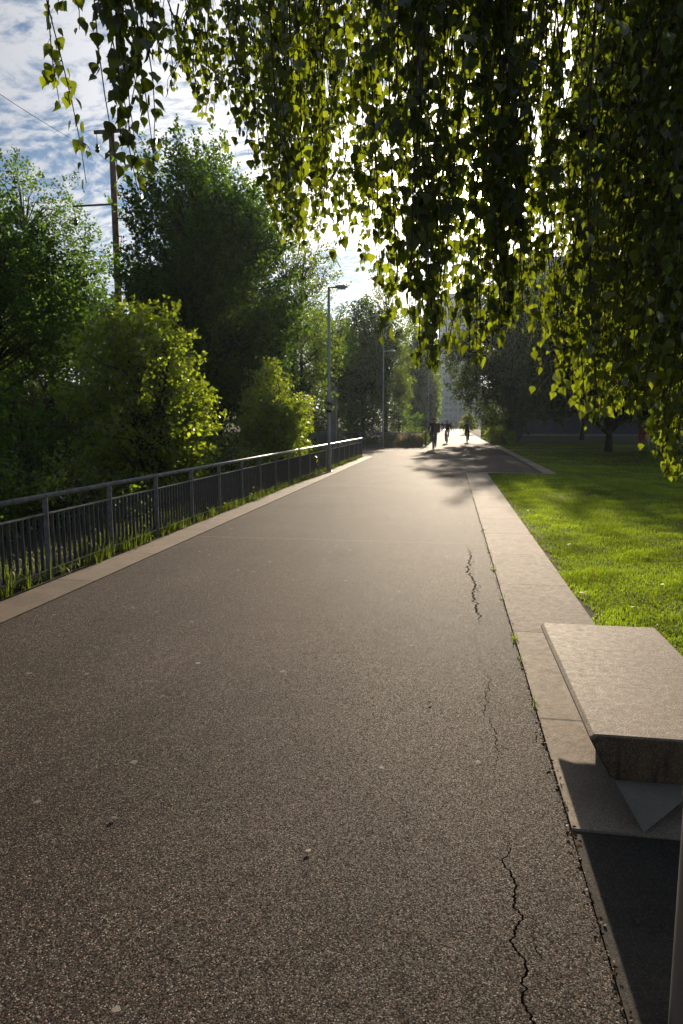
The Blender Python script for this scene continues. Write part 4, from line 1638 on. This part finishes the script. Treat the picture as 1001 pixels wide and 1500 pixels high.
# ------------------------------------------------------------------ buildings
def slab_building(name, label, x0, x1, y0, depth, h, floors, bays, wallm, glassm, rz=0, band=True):
    root = empty(name, ((x0 + x1) / 2, y0, 0), rz, label, 'building')
    W_ = x1 - x0
    m = MB()
    m.box((0, depth / 2, h / 2), (W_, depth, h))
    m.build('wall', wallm, root)
    m = MB()
    m.box((0, depth / 2, h + .4), (W_ + .5, depth + .5, .8))
    m.build('parapet', wallm, root)
    fh = h / floors
    for f in range(floors):
        m = MB()
        bw = W_ / bays
        for b in range(bays):
            m.box((-W_ / 2 + bw * (b + .5), -.03, fh * (f + .52)), (bw * .74, .1, fh * .52))
        for b in range(6):
            m.box((-W_ / 2 - .03, depth * (b + .5) / 6, fh * (f + .52)), (.1, depth / 6 * .74, fh * .52))
        m.build('window_row', glassm, root)
        m = MB()
        m.box((0, -.14, fh * (f + .2)), (W_ + .1, .28, .18))
        m.build('ledge', wallm, root)
    return root


slab_building('tower_block', 'pale blue grey tower block closing the far end of the path', P(641, 600, 400).x, P(702, 600, 400).x, 400, 26, P(660, 432, 400).z, 24, 11, M['tower'], M['tower_glass'])
slab_building('office_building', 'grey flat roofed block half hidden by leaves behind the right lindens', P(742, 500, 125).x, P(930, 500, 125).x, 125, 20, P(800, 384, 125).z, 9, 10, M['slab_wall'], M['tower_glass'])
slab_building('low_building', 'low grey building at the end of the path under the tower block', P(650, 600, 350).x, P(735, 600, 350).x, 350, 14, 15, 5, 12, M['tower'], M['tower_glass'])

# grey shed behind the lawn
sx0, sx1 = P(758, 620, 84).x, P(1120, 620, 84).x
sh = empty('shed', ((sx0 + sx1) / 2, 84, 0), 0, 'long dark grey clad shed with a pale roof behind the right lawn', 'shed')
W_ = sx1 - sx0
m = MB()
m.box((0, 3, 1.45), (W_, 6, 2.9))
for k in range(int(W_ / .9)):
    m.box((-W_ / 2 + .45 + k * .9, -.03, 1.5), (.08, .06, 2.7))
m.build('wall', M['shed'], sh)
m = MB()
m.box((0, 2.8, 2.98), (W_ + .5, 6.8, .16))
m.build('roof', M['shed_roof'], sh)
m = MB()
m.box((0, -.15, .12), (W_, .3, .24))
m.build('plinth', M['grey_concrete'], sh)
m = MB()
m.box((W_ * .18, -.08, 1.1), (1.0, .10, 2.1))
m.build('door', M['shed_roof'], sh)
# red sign board at the right
rp = P(944, 636, 60)
rb = empty('red_board', (rp.x, 60, 0), 0, 'small red board on two posts glimpsed through the leaves at the right', 'sign board')
m = MB()
m.box((0, 0, rp.z), (.9, .06, 1.1))
m.build('board', M['red'], rb, bevel=.01)
for s in (-.35, .35):
    m = MB()
    m.box((s, .06, .9), (.07, .06, 1.8))
    m.build('post', M['rail_dark'], rb)


# mesh fence at the corner of the lawn
def mesh_fence(a, b, h, label):
    a, b = Vector(a), Vector(b)
    L = (b - a).length
    root = empty('mesh_fence', (a.x, a.y, 0), math.atan2(b.y - a.y, b.x - a.x), label, 'fence', 'mesh fence panels')
    n = max(1, round(L / 2.5))
    for i in range(n + 1):
        m = MB()
        m.box((L * i / n, 0, h / 2), (.06, .06, h + .05))
        m.build('post', M['rail_dark'], root)
    for i in range(n):
        m = MB()
        x0, x1 = L * i / n + .04, L * (i + 1) / n - .04
        k = 28
        for j in range(k + 1):
            x = x0 + (x1 - x0) * j / k
            m.box((x, 0, h / 2), (.012, .012, h - .1))
        for z in np.linspace(.1, h - .05, 10):
            m.box(((x0 + x1) / 2, .013, z), (x1 - x0, .012, .014))
        m.build('mesh_panel', M['rail_dark'], root)


fc = G(757, 650)
mesh_fence((fc.x, fc.y), (3.2, 74), 2.35, 'tall grey mesh fence running away along the right side of the path')
mesh_fence((fc.x + .05, fc.y), (fc.x + 3.2, fc.y + 28), 2.35, 'tall grey mesh fence turning from the corner toward the grey shed')

# distant trees closing the horizon
GD = 'distant trees at the horizon'
k = 0
for (x, y, h_) in ((-14, 95, 13), (-20, 110, 14), (-9, 120, 12), (-30, 130, 15), (-45, 90, 13), (-36, 70, 12), (24, 90, 13), (34, 100, 14), (44, 80, 13), (26, 60, 12), (33, 48, 11), (-8, 165, 13), (15, 190, 13)):
    make_tree('broadleaf_tree', 'distant dark tree %s' % ['left of the path beyond the lamps', 'right of the path beyond the shed'][x > 0], 'tree', (x, y),
              (x, y, bank_z(x, y) + h_ * .52), (h_ * .36, h_ * .36, h_ * .5), 170, 34, .30, M['leaf_dark'], .2, 200 + k, GD + (' on the left' if x < 0 else ' on the right'), 1, up=.6, L=(.8, 1.8), spread=.5, tmpl=T_DIAMOND, low=-1)
    k += 1

# ------------------------------------------------------------------ haze
hm = bpy.data.materials.new('haze_air')
hm.use_nodes = True
hn = NT(hm.node_tree)
hn.n.remove(hn.n['Principled BSDF'])
pv = hn.node('ShaderNodeVolumePrincipled')
pv.inputs['Color'].default_value = (.72, .86, 1, 1)
pv.inputs['Density'].default_value = .00022
pv.inputs['Anisotropy'].default_value = .55
hn.link(pv.outputs[0], hn.n['Material Output'].inputs['Volume'])
m = MB()
m.box((0, 575, 30), (1010, 1460, 63))
hz = m.build('haze', hm)
tag(hz, kind='stuff')

# ------------------------------------------------------------------ render settings
SC.view_settings.view_transform = 'Standard'
SC.view_settings.look = 'None'
SC.view_settings.gamma = 1
SC.view_settings.exposure = .72
SC.cycles.max_bounces = 5
SC.cycles.volume_bounces = 0
SC.cycles.diffuse_bounces = 3
SC.cycles.transmission_bounces = 3
SC.cycles.sample_clamp_indirect = 6
SC.cycles.use_denoising = True
